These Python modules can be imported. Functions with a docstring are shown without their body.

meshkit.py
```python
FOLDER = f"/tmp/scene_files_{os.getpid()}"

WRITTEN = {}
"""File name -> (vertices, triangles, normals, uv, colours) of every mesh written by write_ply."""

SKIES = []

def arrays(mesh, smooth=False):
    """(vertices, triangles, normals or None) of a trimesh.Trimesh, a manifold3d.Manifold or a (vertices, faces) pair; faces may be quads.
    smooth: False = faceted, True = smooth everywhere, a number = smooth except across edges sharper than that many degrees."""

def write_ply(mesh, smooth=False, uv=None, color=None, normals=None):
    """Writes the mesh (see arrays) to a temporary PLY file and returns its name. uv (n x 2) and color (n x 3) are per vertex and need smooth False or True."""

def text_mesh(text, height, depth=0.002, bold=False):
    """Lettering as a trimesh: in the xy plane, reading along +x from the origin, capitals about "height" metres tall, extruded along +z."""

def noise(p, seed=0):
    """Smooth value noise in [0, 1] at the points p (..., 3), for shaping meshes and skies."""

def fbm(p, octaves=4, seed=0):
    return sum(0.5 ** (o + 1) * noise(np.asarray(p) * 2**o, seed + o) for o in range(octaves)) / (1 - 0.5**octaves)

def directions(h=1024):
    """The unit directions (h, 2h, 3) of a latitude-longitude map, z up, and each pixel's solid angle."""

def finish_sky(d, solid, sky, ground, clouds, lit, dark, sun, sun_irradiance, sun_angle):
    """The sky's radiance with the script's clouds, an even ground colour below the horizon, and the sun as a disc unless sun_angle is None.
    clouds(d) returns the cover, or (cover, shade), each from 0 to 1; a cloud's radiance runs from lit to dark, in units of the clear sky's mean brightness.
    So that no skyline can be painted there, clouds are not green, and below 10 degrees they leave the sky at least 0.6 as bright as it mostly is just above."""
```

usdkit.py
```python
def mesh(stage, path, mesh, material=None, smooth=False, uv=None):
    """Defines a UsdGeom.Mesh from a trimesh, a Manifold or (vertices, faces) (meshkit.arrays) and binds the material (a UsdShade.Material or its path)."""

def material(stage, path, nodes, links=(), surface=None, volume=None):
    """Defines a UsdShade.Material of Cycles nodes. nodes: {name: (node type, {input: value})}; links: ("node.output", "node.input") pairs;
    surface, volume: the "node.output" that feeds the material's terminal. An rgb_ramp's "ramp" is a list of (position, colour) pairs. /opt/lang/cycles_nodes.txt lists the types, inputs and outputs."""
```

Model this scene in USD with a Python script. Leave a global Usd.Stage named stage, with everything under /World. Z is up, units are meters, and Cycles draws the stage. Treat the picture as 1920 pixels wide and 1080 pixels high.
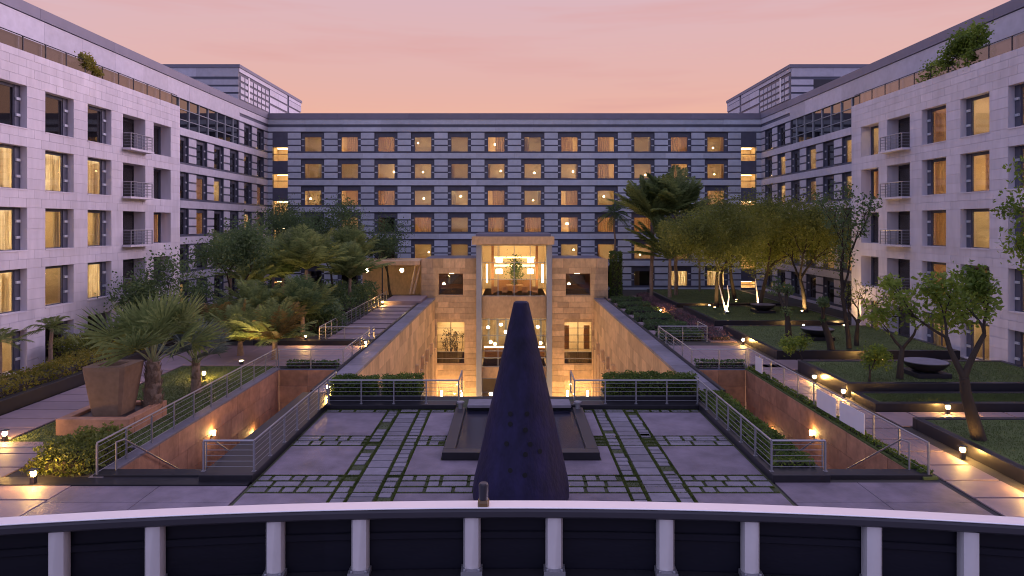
import math, numpy as np, trimesh, usdkit, meshkit
from shapely.geometry import Polygon, box as sbox
from pxr import Usd, UsdGeom, UsdLux, UsdShade, Gf, Sdf
from scipy.spatial.transform import Rotation

stage = Usd.Stage.CreateInMemory()
UsdGeom.SetStageUpAxis(stage, 'Z'); UsdGeom.SetStageMetersPerUnit(stage, 1.0)
UsdGeom.Xform.Define(stage, '/World'); UsdGeom.Scope.Define(stage, '/World/Looks')

# ------------------------------------------------------------------ camera, sky, sun, exposure
EYE = 7.9
cam = UsdGeom.Camera.Define(stage, '/World/camera')
cam.AddTranslateOp().Set((0, 0, EYE)); cam.AddRotateXOp().Set(90.0)
cam.CreateFocalLengthAttr(24.0); cam.CreateHorizontalApertureAttr(36.0)
cam.CreateVerticalApertureOffsetAttr(-2.2125)
cam.CreateClippingRangeAttr((0.1, 5000.0)); cam.CreateExposureAttr(0.2)
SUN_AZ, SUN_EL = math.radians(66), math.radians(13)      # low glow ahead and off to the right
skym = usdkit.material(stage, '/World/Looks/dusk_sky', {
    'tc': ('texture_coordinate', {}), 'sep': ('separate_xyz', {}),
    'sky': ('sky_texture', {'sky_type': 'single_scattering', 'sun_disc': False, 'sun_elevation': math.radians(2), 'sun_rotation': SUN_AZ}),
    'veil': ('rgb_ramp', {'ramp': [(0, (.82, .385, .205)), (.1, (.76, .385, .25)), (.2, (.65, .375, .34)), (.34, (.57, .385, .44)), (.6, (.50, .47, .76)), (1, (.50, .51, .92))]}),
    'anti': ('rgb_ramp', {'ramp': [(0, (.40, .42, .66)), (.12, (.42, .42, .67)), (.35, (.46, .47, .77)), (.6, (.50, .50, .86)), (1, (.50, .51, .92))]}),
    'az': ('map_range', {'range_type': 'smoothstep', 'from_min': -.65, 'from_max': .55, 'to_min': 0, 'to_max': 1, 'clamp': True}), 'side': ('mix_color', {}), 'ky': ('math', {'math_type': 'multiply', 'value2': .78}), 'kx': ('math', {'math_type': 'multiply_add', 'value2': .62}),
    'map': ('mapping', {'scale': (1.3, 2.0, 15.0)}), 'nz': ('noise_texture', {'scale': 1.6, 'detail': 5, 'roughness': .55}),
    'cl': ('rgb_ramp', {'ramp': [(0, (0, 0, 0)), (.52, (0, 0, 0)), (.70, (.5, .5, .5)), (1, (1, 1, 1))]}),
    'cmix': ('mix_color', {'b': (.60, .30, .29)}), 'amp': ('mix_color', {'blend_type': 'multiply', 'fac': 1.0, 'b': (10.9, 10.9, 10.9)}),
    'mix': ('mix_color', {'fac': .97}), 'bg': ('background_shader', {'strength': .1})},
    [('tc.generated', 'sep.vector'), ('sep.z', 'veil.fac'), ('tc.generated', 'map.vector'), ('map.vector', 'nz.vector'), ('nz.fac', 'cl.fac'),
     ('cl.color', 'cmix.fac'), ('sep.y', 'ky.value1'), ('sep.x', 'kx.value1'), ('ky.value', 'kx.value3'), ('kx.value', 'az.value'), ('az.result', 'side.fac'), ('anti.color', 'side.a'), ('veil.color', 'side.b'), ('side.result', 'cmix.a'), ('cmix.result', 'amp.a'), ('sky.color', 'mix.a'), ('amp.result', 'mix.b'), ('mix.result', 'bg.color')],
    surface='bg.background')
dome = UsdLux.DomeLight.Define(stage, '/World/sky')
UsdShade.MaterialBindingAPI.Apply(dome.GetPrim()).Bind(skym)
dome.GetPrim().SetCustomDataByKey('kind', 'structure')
sun = UsdLux.DistantLight.Define(stage, '/World/sun')
sun.CreateNormalizeAttr(True); sun.CreateIntensityAttr(0.62); sun.CreateAngleAttr(40.0); sun.CreateColorAttr((1.0, .78, .98))
sun.AddRotateZOp().Set(-math.degrees(SUN_AZ)); sun.AddRotateXOp().Set(-(90 - math.degrees(SUN_EL)))

# ------------------------------------------------------------------ helpers
rng = np.random.default_rng(11)
USED = {}
def numbered(path):
    n = USED.get(path, 0); USED[path] = n + 1
    return path if n == 0 else f'{path}_{n:03d}'
class MB:
    def __init__(s): s.v, s.f, s.n = [], [], 0
    def add(s, v, f):
        v = np.asarray(v, float); f = np.asarray(f, int)
        if f.shape[1] == 4: f = np.vstack([f[:, [0, 1, 2]], f[:, [0, 2, 3]]])
        s.v.append(v); s.f.append(f + s.n); s.n += len(v); return s
    def tm(s, m): return s.add(m.vertices, m.faces)
    def box(s, x0, x1, y0, y1, z0, z1):
        v = [(x, y, z) for z in (z0, z1) for y in (y0, y1) for x in (x0, x1)]
        return s.add(v, [(0, 2, 3, 1), (4, 5, 7, 6), (0, 1, 5, 4), (2, 6, 7, 3), (0, 4, 6, 2), (1, 3, 7, 5)])
    def rbox(s, x0, x1, y0, y1, z0, z1, c=.012):      # chamfered box
        pts = []
        for x, sx in ((x0, 1), (x1, -1)):
            for y, sy in ((y0, 1), (y1, -1)):
                for z, sz in ((z0, 1), (z1, -1)):
                    pts += [(x, y + sy*c, z + sz*c), (x + sx*c, y, z + sz*c), (x + sx*c, y + sy*c, z)]
        return s.tm(trimesh.convex.convex_hull(np.array(pts)))
    def tube(s, pts, rad, n=6, cap=True):
        pts = np.asarray(pts, float); rad = np.broadcast_to(np.asarray(rad, float), (len(pts),))
        t = np.gradient(pts, axis=0) if len(pts) > 2 else np.repeat([pts[1] - pts[0]], 2, 0)
        t /= np.maximum(np.linalg.norm(t, axis=1, keepdims=True), 1e-9)
        ref = np.array([0, 0, 1.]) if abs(t[0, 2]) < .9 else np.array([1., 0, 0])
        a = np.cross(t, ref); a /= np.maximum(np.linalg.norm(a, axis=1, keepdims=True), 1e-9); b = np.cross(t, a)
        th = np.arange(n) / n * 2 * np.pi
        ring = pts[:, None] + rad[:, None, None] * (np.cos(th)[None, :, None] * a[:, None] + np.sin(th)[None, :, None] * b[:, None])
        v = ring.reshape(-1, 3); f = []
        for i in range(len(pts) - 1):
            for k in range(n):
                f.append((i*n + k, i*n + (k+1) % n, (i+1)*n + (k+1) % n, (i+1)*n + k))
        f = np.array(f); tri = np.vstack([f[:, [0, 1, 2]], f[:, [0, 2, 3]]])
        if cap:
            e = []
            for o in (0, (len(pts)-1)*n): e += [(o, o + k, o + k + 1) for k in range(1, n-1)]
            tri = np.vstack([tri, e])
        return s.add(v, tri)
    def lathe(s, prof, c, n=20):
        prof = np.asarray(prof, float); th = np.arange(n) / n * 2*np.pi
        v = np.array([(c[0] + r*np.cos(a), c[1] + r*np.sin(a), c[2] + z) for r, z in prof for a in th])
        f = [(i*n + k, i*n + (k+1) % n, (i+1)*n + (k+1) % n, (i+1)*n + k) for i in range(len(prof)-1) for k in range(n)]
        return s.add(v, f)
    def frustum(s, x, y, z0, z1, b, t, by=None, ty=None):
        by = by or b; ty = ty or t
        v = [(x+sx*w, y+sy*h, z) for z, w, h in ((z0, b, by), (z1, t, ty)) for sy in (-1, 1) for sx in (-1, 1)]
        return s.add(v, [(0, 2, 3, 1), (4, 5, 7, 6), (0, 1, 5, 4), (2, 6, 7, 3), (0, 4, 6, 2), (1, 3, 7, 5)])
    def get(s): return np.vstack(s.v), np.vstack(s.f)
class Th:
    def __init__(s, path, loc): s.path, s.loc = path, np.asarray(loc, float)
def data(prim, **kw):
    for k, v in kw.items():
        if v: prim.SetCustomDataByKey(k, v)
def thing(name, label, cat, loc=(0, 0, 0), group=None, kind=None, rotz=0, scale=None):
    p = numbered('/World/' + name)
    x = UsdGeom.Xform.Define(stage, p); x.AddTranslateOp().Set(Gf.Vec3d(*map(float, loc)))
    if rotz: x.AddRotateZOp().Set(float(rotz))
    if scale: x.AddScaleOp().Set(Gf.Vec3f(*([scale]*3 if np.ndim(scale) == 0 else scale)))
    data(x.GetPrim(), label=label, category=cat, group=group, kind=kind)
    return Th(p, loc)
def part(parent, name, mb, mat, smooth=False, label=None, kind=None):
    v, f = mb.get() if isinstance(mb, MB) else mb
    p = numbered(parent.path + '/' + name)
    m = usdkit.mesh(stage, p, (v - parent.loc, f), mat, smooth)
    data(m.GetPrim(), label=label, kind=kind)
    return Th(p, parent.loc)
def group_part(parent, name):
    p = numbered(parent.path + '/' + name); UsdGeom.Xform.Define(stage, p); return Th(p, parent.loc)
def top(name, mb, mat, label=None, cat=None, group=None, kind=None, smooth=False):
    v, f = mb.get() if isinstance(mb, MB) else mb
    p = numbered('/World/' + name)
    m = usdkit.mesh(stage, p, (v, f), mat, smooth); data(m.GetPrim(), label=label, category=cat, group=group, kind=kind)
    return Th(p, (0, 0, 0))
def copy(src, label, loc, rotz=0, scale=None, group=None):
    base = src.path.split('/')[-1]; was = stage.GetPrimAtPath(src.path).GetCustomData()
    p = numbered('/World/' + (base[:-4] if base[-4:-3] == '_' and base[-3:].isdigit() else base))
    x = UsdGeom.Xform.Define(stage, p); x.GetPrim().GetReferences().AddInternalReference(src.path)
    x.ClearXformOpOrder(); x.AddTranslateOp().Set(Gf.Vec3d(*map(float, loc))); x.AddRotateZOp().Set(float(rotz))
    s = scale or 1.0; x.AddScaleOp().Set(Gf.Vec3f(*([s]*3 if np.ndim(s) == 0 else s)))
    data(x.GetPrim(), label=label, category=was['category'], group=group or was.get('group'))
    x.GetPrim().SetInstanceable(True); return Th(p, loc)
def parts(parent, name, pieces, mat, most=300, rest='cladding'):
    for m in pieces[:most]: part(parent, name, m, mat if not isinstance(mat, list) else mat[int(rng.integers(len(mat)))])
    if len(pieces) > most:
        j = MB()
        for m in pieces[most:]: j.add(*m.get())
        part(parent, rest, j, mat if not isinstance(mat, list) else mat[0], kind='stuff')

# ------------------------------------------------------------------ materials
def mat(name, col, var=.18, scale=2.0, rough=.65, bump=.15, bscale=None, metal=0., spec=.5, rnd=.0, stretch=(1, 1, 1), dist=.02, coat=0.):
    col = np.array(col); lo, hi = col * (1 - var), np.minimum(col * (1 + var), 1)
    nodes = {'g': ('geometry', {}), 'm': ('mapping', {'scale': stretch}), 'n1': ('noise_texture', {'scale': scale, 'detail': 6, 'roughness': .6}),
             'n2': ('noise_texture', {'scale': scale * .17, 'detail': 3}), 'ad': ('math', {'math_type': 'multiply_add', 'value2': .6}), 'k': ('math', {'math_type': 'multiply', 'value2': .4}),
             'r': ('rgb_ramp', {'ramp': [(.3, tuple(lo)), (.7, tuple(hi))]}),
             'p': ('principled_bsdf', {'roughness': rough, 'metallic': metal, 'specular_ior_level': spec, 'coat_weight': coat})}
    links = [('g.position', 'm.vector'), ('m.vector', 'n1.vector'), ('m.vector', 'n2.vector'), ('n2.fac', 'k.value1'), ('n1.fac', 'ad.value1'), ('k.value', 'ad.value3'), ('ad.value', 'r.fac')]
    src = 'r.color'
    if rnd:
        nodes |= {'oi': ('object_info', {}), 'mr': ('map_range', {'from_min': 0, 'from_max': 1, 'to_min': 1 - rnd, 'to_max': 1 + rnd}), 'cc': ('combine_color', {}), 'mu': ('mix_color', {'blend_type': 'multiply', 'fac': 1.0})}
        links += [('oi.random', 'mr.value'), ('mr.result', 'cc.r'), ('mr.result', 'cc.g'), ('mr.result', 'cc.b'), (src, 'mu.a'), ('cc.color', 'mu.b')]; src = 'mu.result'
    links.append((src, 'p.base_color'))
    if bump:
        nodes |= {'nb': ('noise_texture', {'scale': bscale or scale * 8, 'detail': 4}), 'b': ('bump', {'strength': bump, 'distance': dist})}
        links += [('m.vector', 'nb.vector'), ('nb.fac', 'b.height'), ('b.normal', 'p.normal')]
    return usdkit.material(stage, '/World/Looks/' + name, nodes, links, surface='p.BSDF')
def emit(name, col, s):
    return usdkit.material(stage, '/World/Looks/' + name, {'e': ('emission', {'color': col, 'strength': s})}, [], surface='e.emission')
def leafmat(name, dark, light, scale=.5, trans=.5):
    return usdkit.material(stage, '/World/Looks/' + name, {
        'g': ('geometry', {}), 'n': ('noise_texture', {'scale': scale, 'detail': 3}), 'a': ('math', {'math_type': 'multiply_add', 'value2': .5}), 'k': ('math', {'math_type': 'multiply', 'value2': .5}),
        'nf': ('noise_texture', {'scale': 6.0, 'detail': 2}), 'r': ('rgb_ramp', {'ramp': [(.36, dark), (.64, light)]}), 'p': ('principled_bsdf', {'roughness': .5, 'specular_ior_level': .35}),
        't': ('translucent_bsdf', {}), 'mx': ('mix_closure', {'fac': trans})},
        [('g.position', 'n.vector'), ('g.position', 'nf.vector'), ('nf.fac', 'k.value1'), ('n.fac', 'a.value1'), ('k.value', 'a.value3'), ('a.value', 'r.fac'), ('r.color', 'p.base_color'), ('r.color', 't.color'),
         ('p.BSDF', 'mx.closure1'), ('t.BSDF', 'mx.closure2')], surface='mx.closure')
def panemat(name, tint, base=.05, power=4.0, rough=.02):
    return usdkit.material(stage, '/World/Looks/' + name, {
        'lw': ('layer_weight', {'blend': .5}), 'pw': ('math', {'math_type': 'power', 'value2': power}), 'ma': ('math', {'math_type': 'multiply_add', 'value2': 1 - base, 'value3': base, 'use_clamp': True}),
        't': ('transparent_bsdf', {'color': tint}), 'g': ('glossy_bsdf', {'color': (.9, .9, .92), 'roughness': rough}), 'mx': ('mix_closure', {})},
        [('lw.facing', 'pw.value1'), ('pw.value', 'ma.value1'), ('ma.value', 'mx.fac'), ('t.BSDF', 'mx.closure1'), ('g.BSDF', 'mx.closure2')], surface='mx.closure')
def clothmat(name, col):
    return usdkit.material(stage, '/World/Looks/' + name, {'d': ('diffuse_bsdf', {'color': col}), 't': ('translucent_bsdf', {'color': col}), 'mx': ('mix_closure', {'fac': .42})},
        [('d.BSDF', 'mx.closure1'), ('t.BSDF', 'mx.closure2')], surface='mx.closure')
M = dict(
    pale=mat('pale_stone', (.56, .52, .60), .15, 2.2, .75, .25, rnd=.06, stretch=(1, 1, .22)),
    granite=mat('grey_granite', (.43, .46, .55), .14, 2.0, .6, .1, rnd=.10),
    wing_granite=mat('wing_granite', (.46, .44, .52), .14, 2.0, .6, .1, rnd=.10),
    dark_stone=mat('dark_joint_stone', (.075, .078, .12), .2, 2.0, .5, .1),
    slate=mat('slate_fascia', (.17, .16, .22), .12, .8, .6, .08, rnd=.06),
    black=mat('black_granite', (.014, .013, .018), .3, 6.0, .35, .04, spec=.35),
    panel_black=mat('black_panel', (.006, .006, .012), .3, 3.0, .42, .05, spec=.22, stretch=(1, 1, 3)),
    sand=mat('sandstone', (.52, .345, .195), .26, 3.5, .75, .4, rnd=.24, stretch=(1, 1, .6)),
    terracotta=mat('red_sandstone', (.36, .185, .115), .40, 2.6, .7, .4, rnd=.20),
    urn=mat('urn_stone', (.20, .125, .08), .25, 5.0, .8, .5),
    pad=mat('concrete_pad', (.18, .145, .19), .5, 1.1, .6, .5, bscale=45, rnd=.10),
    slab=mat('grey_slab', (.175, .16, .20), .26, 3.0, .6, .35, bscale=30, rnd=.22),
    path=mat('path_slab', (.24, .175, .20), .16, 1.5, .6, .25, bscale=30, rnd=.09),
    mossy=mat('mossy_joint', (.065, .075, .035), .4, 5.0, .95, .6, bscale=30),
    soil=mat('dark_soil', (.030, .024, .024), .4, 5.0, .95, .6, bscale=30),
    ground=mat('ground_cover', (.05, .045, .045), .3, .8, .9, .4),
    lawn=mat('lawn_turf', (.085, .115, .032), .35, 1.2, .9, .6, bscale=50),
    gravel=mat('pink_gravel', (.20, .13, .13), .5, 14.0, .9, .8, bscale=40),
    steel=mat('brushed_steel', (.30, .30, .34), .08, 8.0, .42, .02, metal=.75),
    rail_steel=mat('handrail_steel', (.36, .35, .39), .06, 5, .40, .02, metal=.8),
    rail_top=mat('polished_rail', (.88, .86, .90), .05, 3, .3, .02, metal=.75),
    post_front=mat('satin_post', (.60, .57, .60), .08, 6, .36, .03, metal=.3),
    blue_steel=mat('blue_grey_steel', (.30, .32, .38), .08, 4, .4, .02, metal=.3),
    cone=mat('indigo_bronze', (.013, .0105, .044), .65, 3.2, .62, .5, bscale=11, dist=.04, stretch=(1, 1, .5), spec=.25),
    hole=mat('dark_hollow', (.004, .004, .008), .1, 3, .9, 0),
    bark=mat('tree_bark', (.034, .025, .020), .35, 6, .9, .8, bscale=25, stretch=(1, 1, .3), dist=.04),
    palmbark=mat('palm_bark', (.24, .17, .125), .4, 7, .9, .8, bscale=22, dist=.05),
    petiole=mat('pale_petiole', (.22, .24, .11), .2, 4, .5, .05),
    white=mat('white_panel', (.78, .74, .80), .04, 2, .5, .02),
    bronze=mat('window_frame_dark', (.035, .033, .045), .15, 4, .4, .03, metal=.3),
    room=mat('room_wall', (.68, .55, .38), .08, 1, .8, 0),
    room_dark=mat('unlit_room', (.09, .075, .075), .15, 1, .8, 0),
    wood=mat('warm_wood', (.30, .13, .05), .25, 2, .45, .05, stretch=(1, 1, 6)),
    furn=mat('dark_furniture', (.035, .02, .015), .2, 3, .5, 0),
    brownlamp=mat('brown_fitting', (.12, .07, .03), .2, 9, .4, .05),
    pool=mat('pool_water', (.006, .006, .012), .2, 2, .12, .12, bscale=9, dist=.01),
    pane=panemat('window_glass', (.88, .86, .82)),
    dark_pane=panemat('tinted_glass', (.16, .15, .17), .14, 3.0),
    rail_glass=panemat('railing_glass', (.55, .53, .57), .12, 3.0),
    curtain=usdkit.material(stage, '/World/Looks/fold_painted_curtain', {'g': ('geometry', {}), 'm': ('mapping', {'scale': (1, 1, .02)}), 'n': ('noise_texture', {'scale': 7.0, 'detail': 3}), 'r': ('rgb_ramp', {'ramp': [(.35, (.42, .34, .22)), (.62, (.86, .80, .66))]}),  # light and shade of the folds painted in as vertical bands
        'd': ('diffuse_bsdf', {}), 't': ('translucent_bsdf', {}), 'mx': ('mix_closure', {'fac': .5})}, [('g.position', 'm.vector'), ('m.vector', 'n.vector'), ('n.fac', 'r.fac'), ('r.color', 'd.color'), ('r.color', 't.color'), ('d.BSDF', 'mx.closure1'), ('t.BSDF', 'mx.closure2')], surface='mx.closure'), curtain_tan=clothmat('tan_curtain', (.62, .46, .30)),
    lamp=emit('room_lamp', (1, .80, .48), 30.0), dim=emit('dim_room_lamp', (1, .72, .38), 17.0), bright=emit('pendant_lamp', (1, .80, .48), 22.0),
    bulb=emit('garden_bulb', (1, .54, .13), 460.0), uplight=emit('uplight_lens', (1, .62, .22), 1500.0), added_courtlight=emit('added_court_light', (1, .66, .30), 850.0),
    sconce=emit('sconce_lamp', (1, .60, .20), 80.0), curtain_lamp=emit('curtain_lamp', (1, .84, .55), 95.0), curtain_glow=emit('curtain_fill', (1, .84, .56), 30.0), fill=emit('room_fill', (1, .78, .45), 14.0), ceiling=emit('ceiling_light', (1, .70, .32), 7.0),
    leaf=leafmat('tree_leaf', (.075, .10, .024), (.25, .275, .06)), leaf_bright=leafmat('fresh_leaf', (.09, .15, .022), (.27, .36, .06)),
    leaf_dark=leafmat('dark_leaf', (.05, .09, .038), (.155, .23, .09)), hedge=leafmat('hedge_leaf', (.045, .09, .018), (.18, .25, .05)),
    hedge_y=leafmat('yellow_hedge_leaf', (.10, .105, .015), (.32, .28, .05)), palm=leafmat('palm_leaf', (.10, .145, .05), (.30, .36, .13)),
    palm_blue=leafmat('blue_palm_leaf', (.08, .105, .095), (.20, .25, .22)), palm_orange=leafmat('rusty_palm_leaf', (.13, .10, .03), (.32, .22, .07)),
    flower=leafmat('pink_flower', (.10, .05, .06), (.30, .17, .20)), grass=leafmat('grass_blade', (.055, .085, .02), (.15, .19, .05)),
)

# ------------------------------------------------------------------ the ground and the paved levels
AX = 0.3                                                   # the courtyard's axis
PITW0, PITW1, PITY0, PITY1, PITZ = -8.2, 8.75, 31.6, 72.6, -13.0
LP = (-12.7, -9.6, 21.8, 37.2); RP = (9.75, 12.75, 21.8, 37.2)     # the two stair pits
def sheet(poly, z, thick=.0):
    v, f = trimesh.creation.triangulate_polygon(poly, engine='earcut')
    return np.c_[v, np.full(len(v), z)], f
holes = sbox(PITW0, PITY0, PITW1, PITY1 + 12).union(sbox(LP[0], LP[2], LP[1], LP[3])).union(sbox(RP[0], RP[2], RP[1], RP[3]))
g = sbox(-1500, -1500, 1500, 1500).difference(holes)
v, f = sheet(g, -.03); top('ground', (v, f), M['ground'], kind='structure')

class Fac:                                                 # a facade: u along it, n outwards, z up
    def __init__(s, axis, plane, sign): s.a, s.p, s.s = axis, plane, sign
    def b(s, mb, u0, u1, n0, n1, z0, z1):
        a, b = sorted((s.p + s.s*n0, s.p + s.s*n1)); u0, u1 = sorted((u0, u1))
        return mb.box(a, b, u0, u1, z0, z1) if s.a == 'x' else mb.box(u0, u1, a, b, z0, z1)
    def p3(s, u, n, z):
        return (s.p + s.s*n, u, z) if s.a == 'x' else (u, s.p + s.s*n, z)
def holes_grid(F, mb, u0, u1, z0, z1, opens, n0, n1):
    us = sorted({u0, u1, *[o[0] for o in opens], *[o[1] for o in opens]}); us = [u for u in us if u0 <= u <= u1]
    for a, b in zip(us, us[1:]):
        m = (a + b)/2; os_ = sorted([(o[2], o[3]) for o in opens if o[0] < m < o[1]]); z = z0
        for q0, q1 in os_ + [(z1, z1)]:
            if q0 > z + 1e-4: F.b(mb, a, b, n0, n1, z, q0)
            z = max(z, q1)
def clad(F, courses, u0, u1, opens, w, n0, n1, gap=.012, stagger=True):
    out = []
    for ci, (z0, z1) in enumerate(courses):
        cut = sorted([(o[0], o[1]) for o in opens if o[2] < z1 - .02 and o[3] > z0 + .02]); u = u0; free = []
        for a, b in cut + [(u1, u1)]:
            if a > u + .05: free.append((u, a))
            u = max(u, b)
        for a, b in free:
            k = max(1, round((b - a)/w)); e = np.linspace(a, b, k + 1)
            if stagger and ci % 2 and k > 2: e = np.r_[a, e[:-1][1:] - (b-a)/k/2 + 0, b] if k > 1 else e
            for c, d in zip(e, e[1:]):
                out.append(((c + d)/2, z0, F.b(MB(), c + gap/2, d - gap/2, n0, n1 + rng.uniform(-.004, .004), z0 + gap/2, z1 - gap/2)))
    return out
def room_box(F, u0, u1, z0, z1, n, depth):
    m = MB(); a = [F.p3(u, nn, z) for nn in (n, n - depth) for z in (z0, z1) for u in (u0, u1)]
    return m.add(a, [(4, 5, 7, 6), (0, 1, 5, 4), (2, 6, 7, 3), (0, 4, 6, 2), (1, 3, 7, 5)])
def curtain(F, u0, u1, z0, z1, n, waves=7):
    k = max(8, int(waves*6)); u = np.linspace(u0, u1, k); nn = n + .10*np.sin(np.linspace(0, waves*2*np.pi, k) + rng.uniform(0, 6)) + rng.normal(0, .008, k)
    v = [F.p3(a, b, z0) for a, b in zip(u, nn)] + [F.p3(a, b, z1) for a, b in zip(u, nn)]
    return MB().add(v, [(i, i+1, k+i+1, k+i) for i in range(k-1)])
def ball(c, r, n=1):
    m = trimesh.creation.icosphere(n, r); m.apply_translation(c); return MB().tm(m)
def lampshade(F, u, n, z, r=.16):
    c = F.p3(u, n, z); return MB().lathe([(0, 0), (r, 0), (r*.7, r*1.7), (0, r*1.7)], c, 10)
def window(b, F, u0, u1, z0, z1, kind, strip=(.4, .4), transom=.0, n=-.3, pegs=(), depth=2.6, mull=0, flip=False):
    """kind: L lamp, R lamp at the far side, T tan, C drawn curtains, H half curtains and room, D dark"""
    s = MB(); a, c = u0 + strip[0], u1 - strip[1]; zt = z1 - transom
    if strip[0]: F.b(s, u0, a, n - .05, n + .08, z0, z1)
    if strip[1]: F.b(s, c, u1, n - .05, n + .08, z0, z1)
    if transom: F.b(s, a, c, n - .05, n + .05, zt, z1)
    t = .05
    F.b(s, a, c, n - .05, n + .03, z0, z0 + t); F.b(s, a, c, n - .05, n + .03, zt - t, zt)
    F.b(s, a, a + t, n - .05, n + .03, z0 + t, zt - t); F.b(s, c - t, c, n - .05, n + .03, z0 + t, zt - t)
    for i in range(mull): m = a + (c - a)*(i + 1)/(mull + 1); F.b(s, m - .03, m + .03, n - .05, n + .03, z0 + t, zt - t)
    w = part(b, 'window', s, M['dark_stone'])
    part(w, 'pane', F.b(MB(), a + t, c - t, n - .03, n - .015, z0 + t, zt - t), M['pane'])
    if pegs:
        pm = MB()
        for zz in pegs:
            F.b(pm, u0 + .06, a - .04, n + .08, n + .16, zz - .07, zz + .07)
            F.b(pm, c + .04, u1 - .06, n + .08, n + .16, zz - .07, zz + .07)
        part(w, 'trim_block', pm, M['granite'], kind='stuff')
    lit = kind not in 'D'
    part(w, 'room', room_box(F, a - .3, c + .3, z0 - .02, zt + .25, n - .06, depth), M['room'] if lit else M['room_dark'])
    um = (a + c)/2; h = zt - z0
    if kind in 'LRH': part(w, 'ceiling_light', F.b(MB(), a + .25, c - .25, n - .75, n - .55, zt + .14, zt + .2), M['fill'])  # hidden strip added above the transom for even room fill
    if kind in 'LR':
        if rng.random() < .45:
            q = rng.uniform(.12, .3); sd = rng.random() < .5
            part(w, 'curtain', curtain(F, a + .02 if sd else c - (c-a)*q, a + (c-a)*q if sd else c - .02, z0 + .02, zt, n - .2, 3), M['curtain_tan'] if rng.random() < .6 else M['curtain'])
        uu = um + (c - a)*(rng.uniform(-.33, .12) if kind == 'L' else rng.uniform(.25, .38))
        if kind == 'R' or rng.random() < .55: part(w, 'lamp', lampshade(F, uu, n - rng.uniform(.5, 1.6), z0 + h*rng.uniform(.22, .62), rng.uniform(.075, .11)), M['lamp'])
        f_ = MB(); F.b(f_, a, um + rng.uniform(-.3, .4), n - 2.2, n - 1.4, z0 - .02, z0 + .3); part(w, 'bed', f_, M['curtain_tan'])
    elif kind == 'T':
        q = rng.choice([1., 1., .72, .55]); sd = rng.random() < .5
        part(w, 'curtain', curtain(F, a + .02 if sd else c - (c-a)*q, a + (c-a)*q if sd else c - .02, z0 + .02, zt, n - .2, int(9*q)), M['curtain_tan'])
        part(w, 'lamp', F.b(MB(), um - .3, um + .3, n - 1.6, n - 1.2, z0 + h*.5, z0 + h*.5 + .25), M['dim'])
    elif kind == 'C':
        part(w, 'ceiling_light', F.b(MB(), a + .1, c - .1, n - .11, n - .08, zt + .04, zt + .07), M['curtain_glow'])  # hidden strip added to light the curtain folds from above
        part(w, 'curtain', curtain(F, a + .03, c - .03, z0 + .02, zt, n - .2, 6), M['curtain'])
        part(w, 'lamp', lampshade(F, um + rng.uniform(-.5, .5), n - 1.3, z0 + h*.4, .17), M['curtain_lamp'])
    elif kind == 'H':
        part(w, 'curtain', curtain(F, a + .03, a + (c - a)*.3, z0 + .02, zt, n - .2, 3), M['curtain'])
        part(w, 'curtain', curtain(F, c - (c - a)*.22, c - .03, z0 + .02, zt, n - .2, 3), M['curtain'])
        part(w, 'lamp', lampshade(F, um + rng.uniform(-.3, .3), n - 1.4, z0 + h*.42, .15), M['lamp'])
        f_ = MB(); F.b(f_, a + .3, c - .2, n - 2.3, n - 1.6, z0 - .02, z0 + .45); part(w, 'chair', f_, M['wood'])
    elif kind == 'D' and rng.random() < .5:
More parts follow.
